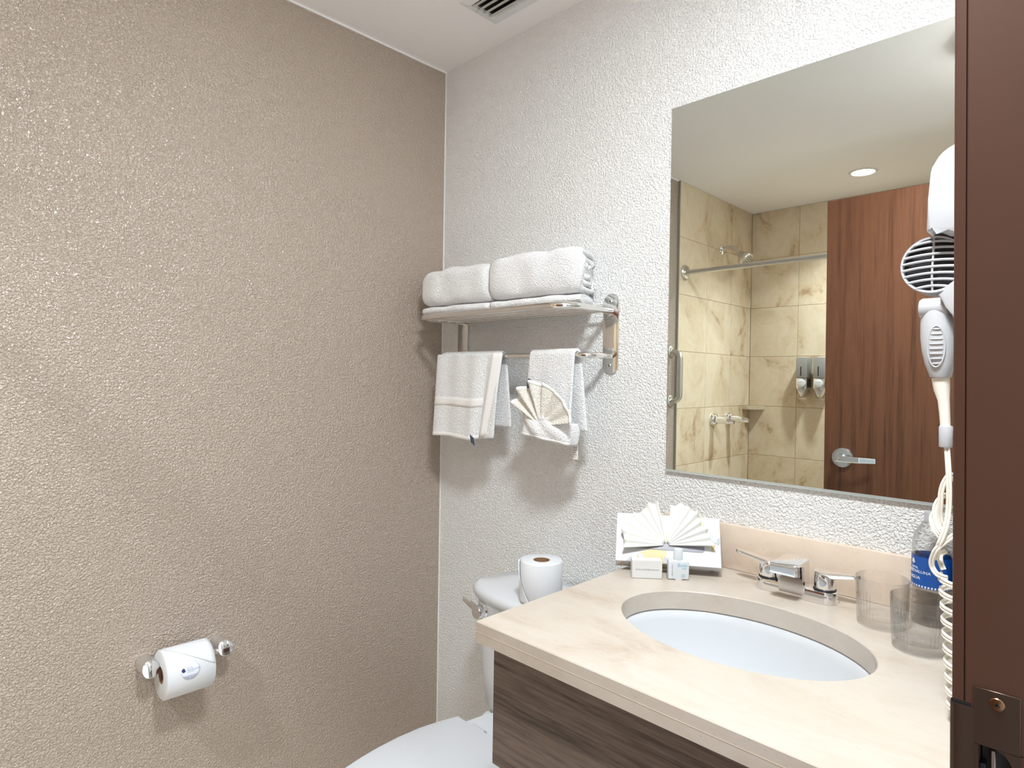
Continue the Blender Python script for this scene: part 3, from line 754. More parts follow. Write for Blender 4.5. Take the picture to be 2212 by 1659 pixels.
# fan-folded washcloth in the pocket
t = thing('washcloth', 'cream washcloth folded into a fan, tucked in the towel pocket', 'washcloth', (.575, YBAR-.03, 1.15))
def fan(u, v, base, R0, R1, a0, a1, pleats, amp, nrm, ex, ez, jag=.0, lean=.0, seed=0):
    a = a0+(a1-a0)*u
    ph = u*pleats*2
    tri = abs((ph % 2)-1)*2-1
    tri = math.sin(tri*PI/2)*(.65+.35*math.sin(5*u+seed))
    R = (R1+(jag*tri))*v+R0*(1-v)
    return base+ex*(math.cos(a)*R)+ez*(math.sin(a)*R)+nrm*(amp*tri*v**.8+lean*R)
ex, ez, nr_ = Vector((1,0,0)), Vector((0,0,1)), Vector((0,-1,0))
b0 = Vector((.020, -.024, -.012))
bm = newbm()
def wf(u, v):
    RR = .108*(1+.05*math.sin(7*u))+.006*math.sin(PI*u)
    return fan(u, v, b0, .012, RR, math.radians(148), math.radians(8), 6, .0135, nr_, ex, ez, .005, .08)
surf(bm, wf, 96, 12); obj('fan_cloth', bm, M_CLOTH, t, ang=70, mods=(solid(.003, 0),))
bm = newbm(); surf(bm, lambda u, v: wf(u, .91+.09*v)+Vector((0, -.0018, 0)), 96, 2); obj('fan_hem', bm, M_BAND, t, ang=60, mods=(solid(.0016, 0),))
bm = newbm(); prism(bm, [(-.022, .086), (-.004, .088), (-.008, .108), (-.016, .112), (-.022, .106)], -.034, -.0325, 'y'); obj('care_tag', bm, M_TAGBLUE, t, smooth=False)

# ------------------------------------------------------------ toilet
t = thing('toilet', 'white two-piece toilet with closed lid beside the vanity', 'toilet', (.62, -.02, 0))
def TL(x, y, z): return Vector((x-.62, y+.02, z))
def tank_ring(xc, hw, yb, yf, z, bow=.018, pw=5, n=48, backtaper=.0):
    out = []
    for k in range(n):
        a = 2*PI*k/n; ca, sa = math.cos(a), math.sin(a); p = 2/pw
        px = math.copysign(abs(ca)**p, ca); py = math.copysign(abs(sa)**p, sa)
        y = (yb+yf)/2+py*(yb-yf)/2
        x = xc+px*hw*(1-backtaper*max(0, (y-yf)/(yb-yf))**2)
        if py < 0: y -= bow*(1-px*px)*(-py)
        out.append(TL(x, y, z))
    return out
XC = .605
bm = newbm()
loft(bm, [tank_ring(XC, .186, -.035, -.175, .352, .012), tank_ring(XC, .196, -.03, -.186, .365, .014), tank_ring(XC, .205, -.025, -.194, .45, .016), tank_ring(XC, .215, -.022, -.2, .60, .018), tank_ring(XC, .22, -.02, -.202, .664, .018)])
tk = obj('tank', bm, M_CERAMIC, t, ang=50)
bm = newbm()
loft(bm, [tank_ring(XC, .220, -.016, -.206, .663, .02, 4.2, 48, .16), tank_ring(XC, .229, -.014, -.216, .668, .02, 4.2, 48, .16), tank_ring(XC, .232, -.013, -.219, .682, .02, 4.2, 48, .16), tank_ring(XC, .229, -.015, -.216, .694, .02, 4.2, 48, .16), tank_ring(XC, .219, -.021, -.207, .699, .018, 4.2, 48, .16), tank_ring(XC, .15, -.06, -.16, .7005, .01, 4, 48, .1)])
obj('tank_lid', bm, M_CERAMIC, t, ang=60)
bm = newbm(); lathe(bm, [(.021, 0), (.021, -.006), (.0175, -.008), (.0175, -.026), (.016, -.028), (.0, -.028)], 28, TL(.447, -.206, .634), 'y', True, False); lv = obj('flush_base', bm, M_CHROME, t)
bm = newbm(); rings = []
for s in range(7):
    u = s/6; x = .447-.062*u; y = -.226+.004*u; z = .638+.016*u
    hh = .010-.003*u; tt = .0045
    rings.append([TL(x, y+dy*tt, z+dz*hh) for dy, dz in ((-1, -.6), (-.6, -1), (.6, -1), (1, -.6), (1, .6), (.6, 1), (-.6, 1), (-1, .6))])
loft(bm, rings); obj('flush_lever', bm, M_CHROME, lv)
def seat_outline(sc_, n=64, z=0, yo=0):
    pts = []
    ysamp = [-.319, -.36, -.42, -.482, -.54, -.59, -.638, -.68, -.712, -.735, -.748, -.754]
    wsamp = [.141, .154, .166, .170, .168, .162, .153, .134, .110, .080, .045, .0]
    for y, w in zip(ysamp, wsamp): pts.append((.62-w*sc_, -.319+(y+.319)*sc_+yo))
    for y, w in reversed(list(zip(ysamp, wsamp))[:-1]): pts.append((.62+w*sc_, -.319+(y+.319)*sc_+yo))
    return pts
def ring_from(outl, z): return [TL(x, y, z) for x, y in outl]
bm = newbm()
loft(bm, [ring_from(seat_outline(.985, yo=-.003), .386), ring_from(seat_outline(1.0), .389), ring_from(seat_outline(1.0), .399), ring_from(seat_outline(.99, yo=-.002), .4035), ring_from(seat_outline(.90, yo=-.02), .4065), ring_from(seat_outline(.4, yo=-.13), .4085)])
obj('seat_lid', bm, M_SEAT, t, ang=50)
bm = newbm()
loft(bm, [ring_from(seat_outline(.98, yo=-.004), .366), ring_from(seat_outline(1.0), .370), ring_from(seat_outline(1.0), .380), ring_from(seat_outline(.985, yo=-.003), .3855)])
obj('seat', bm, M_SEAT, t, ang=50)
for sx in (-.075, .075):
    bm = newbm(); lathe(bm, [(.012, -.022), (.012, .022)], 16, TL(.62+sx, -.312, .386), 'x'); obj('hinge', bm, M_SEAT, t)
bm = newbm()
def bowl_ring(hw, yb, yf, z, n=48):
    out = []
    for k in range(n):
        a = 2*PI*k/n; ca, sa = math.cos(a), math.sin(a)
        y = (yb+yf)/2+math.copysign(abs(sa)**.8, sa)*(yb-yf)/2
        out.append(TL(.62+ca*hw, y, z))
    return out
loft(bm, [bowl_ring(.105, -.16, -.58, 0), bowl_ring(.10, -.17, -.57, .03), bowl_ring(.098, -.18, -.56, .14), bowl_ring(.12, -.16, -.62, .24), bowl_ring(.155, -.10, -.70, .32), bowl_ring(.168, -.06, -.735, .352), bowl_ring(.166, -.06, -.735, .365)])
obj('bowl', bm, M_CERAMIC, t, ang=50)
bm = newbm(); prism(bm, [(p[0]-.62, p[1]+.02) for p in [(.44, -.05), (.455, -.03), (.785, -.03), (.80, -.05), (.80, -.19), (.77, -.29), (.74, -.34), (.50, -.34), (.47, -.29), (.44, -.19)]], .325, .3525, 'z', .008, 3)
obj('rear_deck', bm, M_CERAMIC, t, ang=50)

# ------------------------------------------------------------ toilet rolls
def roll_parts(t, R0, ri, L_, axis='z'):
    bm = newbm(); lathe(bm, [(ri+.0008, .001), (R0-.003, .0), (R0, .003), (R0, L_-.003), (R0-.003, L_), (ri+.0008, L_-.001), (ri+.0008, .001)], 56, (0,0,0), axis, False, False)
    r = obj('paper', bm, M_PAPER, t, ang=50)
    bm = newbm(); lathe(bm, [(ri, .0015), (ri, L_-.0015), (ri-.0015, L_-.0015), (ri-.0015, .0015), (ri, .0015)], 32, (0,0,0), axis, False, False)
    obj('core', bm, M_CARD, t)
    return r
t = thing('toilet_roll', 'white toilet roll standing upright on the toilet tank lid', 'toilet paper', (.625, -.150, .7008), group='toilet rolls')
t.location = (.6250, -.1745, .7008)
rp = roll_parts(t, .0535, .0205, .104)
# loose sheet end wrapping diagonally
bm = newbm()
def sheet(u, v):
    a = math.radians(150+82*u*(1-.0*v)); 
    a = math.radians(170+(52+64*(1-v)**1.2)*u)
    r = .0544+.0016*u**4+.0035*v*(u > .99)
    return Vector((r*math.cos(a), r*math.sin(a), .002+.100*v))
surf(bm, sheet, 16, 16); obj('loose_sheet', bm, M_PAPER, t, ang=80, mods=(solid(.0008, 0),))

t = thing('toilet_roll_holder', 'chrome toilet roll holder with hammered posts on the tan wall', 'roll holder', (0, -.818, .566))
def post(y):
    bm = newbm(); n = 36; R0 = .018; rings = []
    for h in (0.0003, .004, .018, .034, .046):
        rings.append([Vector((h if h < .03 else h, R0*math.cos(2*PI*k/n), R0*math.sin(2*PI*k/n))) for k in range(n)])
    # slanted end
    rings[-1] = [Vector((.058-.007*math.sin(2*PI*k/n)-.004, R0*math.cos(2*PI*k/n), R0*math.sin(2*PI*k/n))) for k in range(n)]
    loft(bm, rings); bmesh.ops.translate(bm, verts=bm.verts, vec=(0, y+.818, 0))
    p = obj('post', bm, M_HAMMER, t)
    bm = newbm()
    r1 = [Vector((.0543-.007*math.sin(2*PI*k/n), R0*1.02*math.cos(2*PI*k/n)+y+.818, R0*1.02*math.sin(2*PI*k/n))) for k in range(n)]
    r2 = [v+Vector((.0012, 0, .0005)) for v in r1]; r3 = [v.lerp(sum(r2, Vector())/n, .06)+Vector((.0006, 0, .0003)) for v in r2]
    loft(bm, [r1, r2, r3]); obj('end_cap', bm, M_CHROME, p)
post(-.7330); post(-.9035)
bm = newbm(); lathe(bm, [(.0062, .0), (.0062, .140)], 20, (.044, .015, -.006), 'y'); bmesh.ops.translate(bm, verts=bm.verts, vec=(0, -.085, 0)); obj('spindle', bm, M_CHROME, t)
AX, AZ = .058, .566-.0193
t = thing('toilet_roll', 'white toilet roll with a printed round sticker on the wall holder', 'toilet paper', (AX, -.884, AZ), group='toilet rolls')
R1 = .0572
roll_parts(t, R1, .0195, .108, 'y')
def cyl(co, a0, r, hy):
    # text plane: x -> along the roll (+y), y -> around
    a = a0+co.y/r
    rr = r+co.z
    return Vector((rr*math.cos(a), hy+co.x, rr*math.sin(a)))
A0 = math.radians(17); HY = .0490
bm = newbm(); rs = .0215
vs = []
for i in range(5):
    rr = rs*i/4
    vs.append([bm.verts.new((rr*math.cos(2*PI*k/32), rr*math.sin(2*PI*k/32), .0006)) for k in range(32)] if i else [bm.verts.new((0, 0, .0006))])
for k in range(32):
    j = (k+1) % 32; bm.faces.new((vs[0][0], vs[1][k], vs[1][j]))
    for i in range(1, 4): bm.faces.new((vs[i][k], vs[i+1][k], vs[i+1][j], vs[i][j]))
map_bm(bm, lambda c: cyl(c, A0, R1, HY)); stk = obj('sticker', bm, M_STICKER, t, mods=(solid(.0003, 0),))
def put(bm, dx, dy, fn, name, mat, par):
    bmesh.ops.translate(bm, verts=bm.verts, vec=(dx, dy, .0009)); map_bm(bm, fn); return obj(name, bm, mat, par, smooth=False)
rollfn = lambda c: cyl(c, A0, R1, HY)
put(crescent_bm(.0046), -.0145, .0018, rollfn, 'crescent_logo', M_INKNAVY, stk)
put(text_bm('HOTEL', .0044), -.0078, .0030, rollfn, 'lettering', M_INKFAINT, stk)
put(text_bm('MEDIALUNA', .0054), -.0080, -.0022, rollfn, 'lettering', M_INKFAINT, stk)
bm = newbm(); box(bm, -.0078, .008, -.0046, -.0040, 0, .00015); put(bm, 0, 0, rollfn, 'lettering_line', M_INKFAINT, stk)
bm = newbm()
for row, (n_, w_) in enumerate(((11, .0140), (9, .0110), (5, .0062))):
    for k in range(n_):
        x = -w_+2*w_*k/(n_-1); y = -.0122-row*.0026
        box(bm, x-.0010, x+.0007, y-.0011, y+.0007, 0, .00015)
put(bm, -.0008, 0, rollfn, 'print_pattern', M_INKFAINT, stk)
bm = newbm(); surf(bm, lambda u, v: Vector(((R1+.0009)*math.cos(math.radians(100-85*v*u**.7)), .003+.102*u*(1-.0*v), (R1+.0009)*math.sin(math.radians(100-85*v*u**.7)))), 14, 14)
obj('folded_sheet', bm, M_PAPER, t, ang=80, mods=(solid(.0008, 0),))

# ------------------------------------------------------------ vanity counter, splash, sink, cabinet
CZ = .843; CT = .036; CX0, CX1, CY0, CY1 = .878, XW-.001, -.6276, -.0005
EX, EY, EA, EB = 1.204, -.3255, .2097, .1494
t = thing('vanity_countertop', 'beige marble vanity countertop with oval sink cut-out', 'countertop', ((CX0+CX1)/2, -.31, CZ-CT))
lx, ly, lz = (CX0+CX1)/2, -.31, CZ-CT
def hit(a):
    c, s = math.cos(a), math.sin(a); best = 1e9
    for lim, comp, o in ((CX0, c, EX), (CX1, c, EX), (CY0, s, EY), (CY1, s, EY)):
        if abs(comp) > 1e-9:
            k = (lim-o)/comp
            if k > 1e-6: best = min(best, k)
    return (EX+best*c, EY+best*s)
angs = sorted([2*PI*k/120 for k in range(120)] + [math.atan2(y-EY, x-EX) % (2*PI) for x in (CX0, CX1) for y in (CY0, CY1)])
inner = [(EX+EA*math.cos(math.atan2(math.sin(a)*EA, math.cos(a)*EB)), EY+EB*math.sin(math.atan2(math.sin(a)*EA, math.cos(a)*EB))) for a in angs]
outer = [hit(a) for a in angs]
bm = newbm(); be = .0015
def rr_(pts, z, grow=0):
    o = []
    for x, y in pts: o.append(Vector((x-lx, y-ly, z-lz)))
    return o
def inset(pts, d, ell):
    o = []
    for x, y in pts:
        if ell:
            v = Vector((x-EX, y-EY)); o.append((EX+v.x*(1+d/EA), EY+v.y*(1+d/EB)))
        else:
            o.append((min(max(x, CX0+d), CX1-d), min(max(y, CY0+d), CY1-d)))
    return o
rings = [rr_(inner, CZ-CT), rr_(inner, CZ-be), rr_(inset(inner, be, True), CZ), rr_(inset(outer, be, False), CZ), rr_(outer, CZ-be), rr_(outer, CZ-CT*.52), rr_(outer, CZ-CT), rr_(inner, CZ-CT)]
loft(bm, rings, False, False); bmesh.ops.remove_doubles(bm, verts=bm.verts, dist=1e-6)
obj('counter_slab', bm, M_TOP, t, ang=30)
bm = newbm(); box(bm, CX0-.0003-lx, CX1-lx, CY0-.0003-ly, CY0+.002-ly, CZ-CT*.50-lz, CZ-CT*.50+.0006-lz); obj('edge_seam', bm, M_SPLASH, t, smooth=False)
bm = newbm(); box(bm, CX0-lx, CX1-lx, -.016-ly, -.0006-ly, CZ+.0004-lz, .942-lz, .0015, 2); obj('backsplash', bm, M_SPLASH, t)
t = thing('sink_basin', 'white oval undermount ceramic sink basin in the countertop', 'sink', (EX, EY, CZ-CT-.15))
bm = newbm(); rings = []
for s, d in ((1.10, .149), (1.03, .1488), (1.005, .146), (.985, .130), (.955, .10), (.90, .065), (.80, .035), (.62, .014), (.35, .005), (.10, .002)):
    rings.append([Vector((EA*s*math.cos(2*PI*k/72), EB*s*math.sin(2*PI*k/72), d)) for k in range(72)])
for s, d in ((.10, -.012), (.66, 0), (.86, .026), (.97, .065), (1.02, .10), (1.05, .135), (1.10, .138)):
    rings.append([Vector((EA*s*math.cos(2*PI*k/72), EB*s*math.sin(2*PI*k/72), d-.004)) for k in range(72)])
rings.append(rings[0])
loft(bm, rings, False, False); bmesh.ops.remove_doubles(bm, verts=bm.verts, dist=1e-6); obj('basin', bm, M_CERAMIC, t, ang=60)
bm = newbm(); lathe(bm, [(.001, .006), (.018, .006), (.022, .0045), (.022, .002)], 28, cap0=True, cap1=False); obj('drain', bm, M_CHROME, t)
t = thing('vanity_cabinet', 'dark grey-brown wood-grain vanity apron cabinet under the countertop', 'cabinet', (1.235, -.3, .592))
bm = newbm(); box(bm, .895-1.235, XW-.002-1.235, -.300, -.282, 0, .2145, .0006, 1); obj('front_panel', bm, M_CABW, t, smooth=False)
bm = newbm(); box(bm, .895-1.235, .913-1.235, -.2815, .299, 0, .2145, .0006, 1); obj('side_panel', bm, M_CABW, t, smooth=False)
bm = newbm(); box(bm, .9135-1.235, XW-.002-1.235, -.2815, .299, .001, .016); obj('bottom_panel', bm, M_CABW, t, smooth=False)

# ------------------------------------------------------------ faucet
FX, FY = 1.211, -.075
t = thing('faucet', 'chrome two-handle centreset faucet behind the sink', 'faucet', (FX, FY, CZ+.0004))
def stadium(hl, r, n=14):
    return [(hl+r*math.cos(a), r*math.sin(a)) for a in [-PI/2+PI*k/n for k in range(n+1)]] + [(-hl+r*math.cos(a), r*math.sin(a)) for a in [PI/2+PI*k/n for k in range(n+1)]]
bm = newbm(); rings = []
for hl, r, z in ((.053, .0245, 0), (.053, .0245, .018), (.053, .0235, .0215), (.053, .021, .0225)): rings.append([(x, y, z) for x, y in stadium(hl, r)])
loft(bm, rings); obj('deck_plate', bm, M_CHROME, t)
# spout: swept profile in (y,z), rounded plan
bm = newbm(); n = 9
prof = [(-.0242, .002), (-.0250, .014), (-.030, .030), (-.042, .044), (-.062, .0515), (-.0735, .0535), (-.0755, .0575), (-.0750, .0715), (-.071, .0735), (-.04, .0738), (-.005, .0738)]
half = .0240
left = [[Vector((-half, y, z)) for y, z in prof]]
rings = []
for x in (-half, -half+.0015, 0, half-.0015, half):
    ins = .0015 if abs(abs(x)-half) < 1e-6 else 0
    ring = []
    for y, z in prof:
        ring.append(Vector((x, y+(ins if y < -.06 else 0), z-(ins*.6 if z > .07 else 0))))
    # back closing points
    ring += [Vector((x, -.001, .0738-(ins*.6))), Vector((x, .0, .002))]
    rings.append(ring)
loft(bm, rings); obj('spout', bm, M_CHROME, t, ang=32)
bm = newbm(); lathe(bm, [(.0238, .021), (.0238, .0718), (.0225, .0737), (.001, .0739)], 36, (0, -.002, 0)); obj('spout_column', bm, M_CHROME, t)
bm = newbm(); surf(bm, lambda u, v: Vector(((-.0205+.041*u), -.0252-(.0055*v+.043*max(0, v-.35)**1.6), .003+.045*v)), 8, 10)
def handle(sx, tip):
    bm = newbm(); lathe(bm, [(.0205, .0215), (.0205, .0245), (.0185, .026)], 32, (sx, 0, 0)); c = obj('handle_base', bm, M_BLACK, t)
    s = 1 if sx > 0 else -1
    bm = newbm(); n = 36; rings = []
    for k, (r, z) in enumerate(((.0188, .0262), (.0192, .030), (.0192, .046), (.0185, .052))):
        rings.append([Vector((sx+r*math.cos(2*PI*i/n), r*math.sin(2*PI*i/n), z+(.006*(r*math.cos(2*PI*i/n)*(-s))/.0192 if k == 3 else 0))) for i in range(n)])
    loft(bm, rings); obj('handle_body', bm, M_CHROME, t)
    bm = newbm(); rings = []; x0 = sx-s*.019
    L_ = abs(tip[0]-x0)
    for i in range(15):
        u = i/14; x = x0+s*L_*u
        w = .0190*math.sqrt(max(.02, 1-(1-min(1, u/.2))**2)) if u < .2 else .0190-.0115*((u-.2)/.8)**.8
        if u > .93: w *= math.sqrt(max(.06, 1-((u-.93)/.07)**2))
        top = .0565+(tip[1]-.0565)*u
        th = (.0125 if u < .35 else .0125-.0060*(u-.35)/.65)
        rings.append([Vector((x, w*dy, top-th*dz)) for dy, dz in ((-1, .35), (-.85, .04), (-.4, 0), (.4, 0), (.85, .04), (1, .35), (.8, .9), (0, 1.05), (-.8, .9))])
    loft(bm, rings); obj('lever', bm, M_CHROME, t, ang=50)
handle(-.053, (1.088-FX, .0655)); handle(.053, (1.326-FX, .0630))

# ------------------------------------------------------------ tissue box, leaning on the splash
P0 = Vector((.8590, -.1855, CZ+.0012)); e1 = Vector((.846, .533, 0)).normalized(); nn = Vector((-e1.y, e1.x, 0)); th = math.radians(60)
dm = nn*math.cos(th)+Vector((0,0,1))*math.sin(th); ds = -nn*math.sin(th)+Vector((0,0,1))*math.cos(th)
BL, BH, BW = .222, .045, .108
t = thing('tissue_box', 'white printed tissue box propped against the backsplash', 'tissue box', P0)
def TB(a, b, c): return e1*a+dm*b+ds*c
bm = newbm()
box(bm, 0, BL, 0, BW, 0, BH, .0008, 1); map_bm(bm, lambda c: TB(*c)); obj('carton', bm, M_PRINT, t, smooth=False)
bm = newbm(); prism(bm, rrect(.030, .188, .030, .047, .006), BH+.0002, BH+.0012); map_bm(bm, lambda c: TB(*c)); obj('slot_film', bm, M_FILM, t)
# printed facets and thin lines
def facet(pts, mat, nm):
    bm = newbm(); prism(bm, pts, BH+.0001, BH+.0007); map_bm(bm, lambda c: TB(*c)); obj(nm, bm, mat, t, smooth=False)
M_GOLD = plain('print_gold', srgb(204, 178, 112), .35); M_PGREY = plain('print_grey', srgb(172, 177, 188), .35); M_PPALE = plain('print_pale_grey', srgb(190, 195, 200), .35)
facet([(.203, .030), (.214, .052), (.203, .051)], M_GOLD, 'printed_facet')
facet([(.196, .085), (.215, .052), (.205, .055)], M_PPALE, 'printed_facet')
facet([(.090, .013), (.101, .0135), (.103, .003), (.096, .003)], M_GOLD, 'printed_facet')
facet([(.103, .0135), (.122, .014), (.118, .001), (.104, .001)], M_PGREY, 'printed_facet')
facet([(.046, .018), (.060, .018), (.062, .006), (.054, .006)], M_PPALE, 'printed_facet')
facet([(.022, .001), (.036, .014), (.034, .001)], M_PGREY, 'printed_facet')
facet([(.214, .060), (.2205, .066), (.2205, .050), (.215, .049)], M_PGREY, 'printed_facet')
# side-panel facets on the lower (front) side of the carton
def sfacet(pts, mat):
    bm = newbm(); prism(bm, pts, -.0006, -.0001, 'y'); map_bm(bm, lambda c: TB(*c)); obj('printed_facet', bm, mat, t, smooth=False)
M_PGOLD2 = plain('print_dull_gold', srgb(206, 180, 128), .4)
sfacet([(.004, .004), (.022, .026), (.014, .040)], M_PGOLD2); sfacet([(.024, .030), (.036, .043), (.046, .043), (.034, .026)], M_PGREY)
sfacet([(.128, .006), (.150, .028), (.170, .008)], M_PGOLD2); sfacet([(.196, .004), (.206, .020), (.214, .006)], M_PGREY)
cen = TB(.108, .040, BH+.003)
def tissue(label, a0, a1, R_, seed):
    tt = thing('facial_tissue', label, 'tissue', P0+cen, group='fan-folded facial tissues')
    rnd = random.Random(seed); jj = [rnd.uniform(-.006, .006) for _ in range(40)]
    bm = newbm()
    def f(u, v):
        RR = R_+.004*math.sin(9*u+seed)+.003*math.sin(23*u+2*seed)
        return fan(u, v, Vector((0,0,0)), .006, RR, math.radians(a0), math.radians(a1), 7, .0040, ds, e1, dm, .0015, .14, seed)
    surf(bm, f, 96, 12); obj('fan_sheet', bm, M_TISSUE, tt, ang=75, mods=(solid(.0006, 0),))
    bm = newbm()
    def f2(u, v):
        RR = R_*.93+.004*math.sin(7*u+seed+2)
        return fan(u, v, -ds*.0002, .006, RR, math.radians(a0*.9+a1*.1), math.radians(a1), 6, .003, ds, e1, dm, .002, .06)
    surf(bm, f2, 72, 10); obj('fan_sheet', bm, M_TISSUE, tt, ang=75, mods=(solid(.0006, 0),))
tissue('pleated white tissue fan, left of the two on the tissue box', 101, 190, .094, 2)
tissue('pleated white tissue fan, right of the two on the tissue box', 84, 1, .094, 5)

# ------------------------------------------------------------ small toiletries
A = Vector((.9329, -.2334, CZ+.0006)); B = Vector((.9812, -.1905, CZ+.0006)); d = (B-A); rz = math.atan2(d.y, d.x)
t = thing('shoe_polisher_box', 'small white card box printed shoe polisher beside the tissue box', 'box', A, rz)
bm = newbm(); box(bm, 0, .063, 0, .022, 0, .038, .0005, 1); obj('carton', bm, M_BOXWHITE, t)
def front(bm, x, z, y, name, mat, par):
    map_bm(bm, lambda c: Vector((x+c.x, y-c.z, z+c.y))); return obj(name, bm, mat, par, smooth=False)
front(text_bm('shoe polisher', .0056), .0075, .0172, -.0002, 'lettering', M_INKGREY, t)
front(text_bm('transparente', .0037), .0375, .0172, -.0002, 'lettering', M_INKGREY, t)
bm = newbm(); box(bm, .0345, .0348, -.0003, -.0001, .015, .0218); obj('lettering_line', bm, M_INKGREY, t, smooth=False)
A = Vector((.9905, -.1850, CZ+.0006)); B = Vector((1.0225, -.1585, CZ+.0006)); d = B-A; rz = math.atan2(d.y, d.x)
t = thing('body_lotion_bottle', 'small white body lotion bottle with a frosted cap', 'bottle', A, rz)
LW = .0435
out = [(.003, 0), (.012, .0), (.016, .0022), (.0275, .0022), (.0315, 0), (LW-.003, 0), (LW-.0008, .0008), (LW, .003), (LW, .034), (LW-.0012, .038), (LW-.005, .0405), (.005, .0405), (.0012, .038), (0, .034), (0, .003), (.0008, .0008)]
bm = newbm(); prism(bm, out, 0, .021, 'y', .003, 3); obj('bottle_body', bm, M_LOTION, t)
bm = newbm(); lathe(bm, [(.0095, .040), (.0098, .042), (.0098, .060), (.0086, .0625), (.001, .0627)], 28, (LW/2, .0105, 0)); cp = obj('cap', bm, M_CAPCLEAR, t)
front(text_bm('Body', .0100), .0190, .0275, -.0002, 'lettering', M_INKBLUE, t)
front(text_bm('lotion', .0038), .0285, .0225, -.0002, 'lettering', M_INKBLUE, t)
bm = newbm()
for k in range(14):
    if k != 7: box(bm, .0078, .0092, -.00045, -.0001, .0085+k*.0017, .0085+k*.0017+.0011)
obj('small_print', bm, M_INKGREY, t, smooth=False)
bm = newbm(); lathe(bm, [(.0036, -.0002), (.0036, -.0005), (.0033, -.0005), (.0033, -.0002)], 24, (.031, 0, .0085), 'y', False, False); box(bm, .0303, .0317, -.0005, -.0001, .0070, .0100); obj('round_logo', bm, M_INKBLUE, t, smooth=False)

# ------------------------------------------------------------ drinking glasses
def tumbler(loc, label):
    t = thing('drinking_glass', label, 'glass', loc, group='fluted drinking glasses')
    R0, R1_, Hh = .0375, .0418, .083; nfl = 40; seg = 160
    def rm(r, h, a):
        if h < .001 or h > .052 or r < .03: return r
        k = min(1, (h-.001)/.004)*min(1, (.052-h)/.012)
        return r-.0009*k*(.5+.5*math.cos(nfl*a))
    prof = [(.001, 0), (R0-.003, .0), (R0-.0008, .0015)]
    for i in range(12):
        h = .003+(Hh-.0045)*i/11; prof.append((R0+(R1_-R0)*(h/Hh)**.8, h))
    prof += [(R1_-.0002, Hh-.0006), (R1_-.0011, Hh), (R1_-.0020, Hh-.0008)]
    for i in range(9):
        h = Hh-.003-(Hh-.003-.017)*i/8; prof.append((R0+(R1_-R0)*(h/Hh)**.8-.0023, h))
    prof += [(R0-.006, .0135), (R0-.014, .012), (.001, .0115)]
    bm = newbm(); lathe(bm, prof, seg, rmod=rm); obj('tumbler', bm, M_GLASS, t, ang=25)
    return t
tumbler((1.374, -.127, CZ+.0006), 'clear fluted drinking glass beside the faucet handle, the one farther back')
tumbler((1.4435, -.195, CZ+.0006), 'clear fluted drinking glass nearest the hair dryer cord, the one in front')

# ------------------------------------------------------------ water bottles
def water_bottle(loc, rz, label):
    t = thing('water_bottle', label, 'bottle', loc, rz, group='plastic water bottles with blue labels')
    R_ = .0305
    prof = [(.001, .003), (.018, .0015), (.026, 0), (.0295, .003), (R_, .009)]
    for k in range(5):
        z = .014+k*.0105; prof += [(R_, z), (R_-.0012, z+.0035), (R_-.0012, z+.005), (R_, z+.0085)]
    prof += [(R_, .070), (R_, .120), (R_-.0012, .124), (R_, .128), (R_, .140), (R_-.002, .152), (R_-.007, .164), (R_-.0135, .173), (R_-.0185, .178), (.0118, .181)]
    bm = newbm(); lathe(bm, prof + [(.0115, .186), (.0100, .186)] + [(max(.0005, r-.0007), z+(.0006 if z < .01 else 0)) for r, z in reversed(prof)], 56, cap0=True, cap1=True); obj('bottle_shell', bm, M_PET, t, ang=60)
    bm = newbm(); lathe(bm, [(R_+.0004, .066), (R_+.0004, .119), (R_+.0002, .119), (R_+.0002, .066), (R_+.0004, .066)], 56, cap0=False, cap1=False); lb = obj('label_wrap', bm, M_LABEL, t)
    bm = newbm(); lathe(bm, [(.0135, .180), (.0138, .181), (.0138, .193), (.0128, .1945), (.001, .195)], 40, rmod=lambda r, h, a: r-(.0003*(1+math.cos(40*a)) if .1805 < h < .1935 else 0)); obj('cap', bm, M_PLASTIC, t)
    bm = newbm(); lathe(bm, [(.0142, .1775), (.0142, .1795), (.012, .1797), (.012, .1774)], 32, cap0=False, cap1=False); obj('cap_ring', bm, M_PLASTIC, t)
    fn = lambda c: Vector(((R_+.0004+c.z)*math.sin(c.x/R_), -(R_+.0004+c.z)*math.cos(c.x/R_), .066+c.y))
    def put2(bm, dx, dy, nm): bmesh.ops.translate(bm, verts=bm.verts, vec=(dx, dy, .0002)); map_bm(bm, fn); obj(nm, bm, M_INKWHITE, lb, smooth=False)
    put2(crescent_bm(.0042), -.030, .0435, 'crescent_logo')
    put2(text_bm('HOTEL', .0048), -.0345, .0315, 'lettering')
    put2(text_bm('MEDIALUNA', .0072), -.0400, .0245, 'lettering')
    put2(text_bm('AGUA', .0078), -.0375, .0135, 'lettering')
    put2(text_bm('CONT. NETO  500', .0042), .012, .0065, 'lettering')
    bm = newbm()
    for k in range(40): box(bm, -.095+k*.0048, -.095+k*.0048+.0024, .0008, .0040, 0, .0001)
    put2(bm, 0, 0, 'label_pattern')
    return t
water_bottle((1.4320, -.052, CZ+.0006), .12, 'clear water bottle with blue label, fully visible behind the glasses')
water_bottle((1.5010, -.056, CZ+.0006), .30, 'clear water bottle with blue label, mostly hidden behind the coiled cord')

# ------------------------------------------------------------ hair dryer on the right wall
DY = -.40
t = thing('hair_dryer', 'white wall-mounted hair dryer with coiled cord hanging by the mirror', 'hair dryer', (XW, -.36, 1.36))
def DL(p): return Vector(p)-Vector((XW, -.36, 1.36))
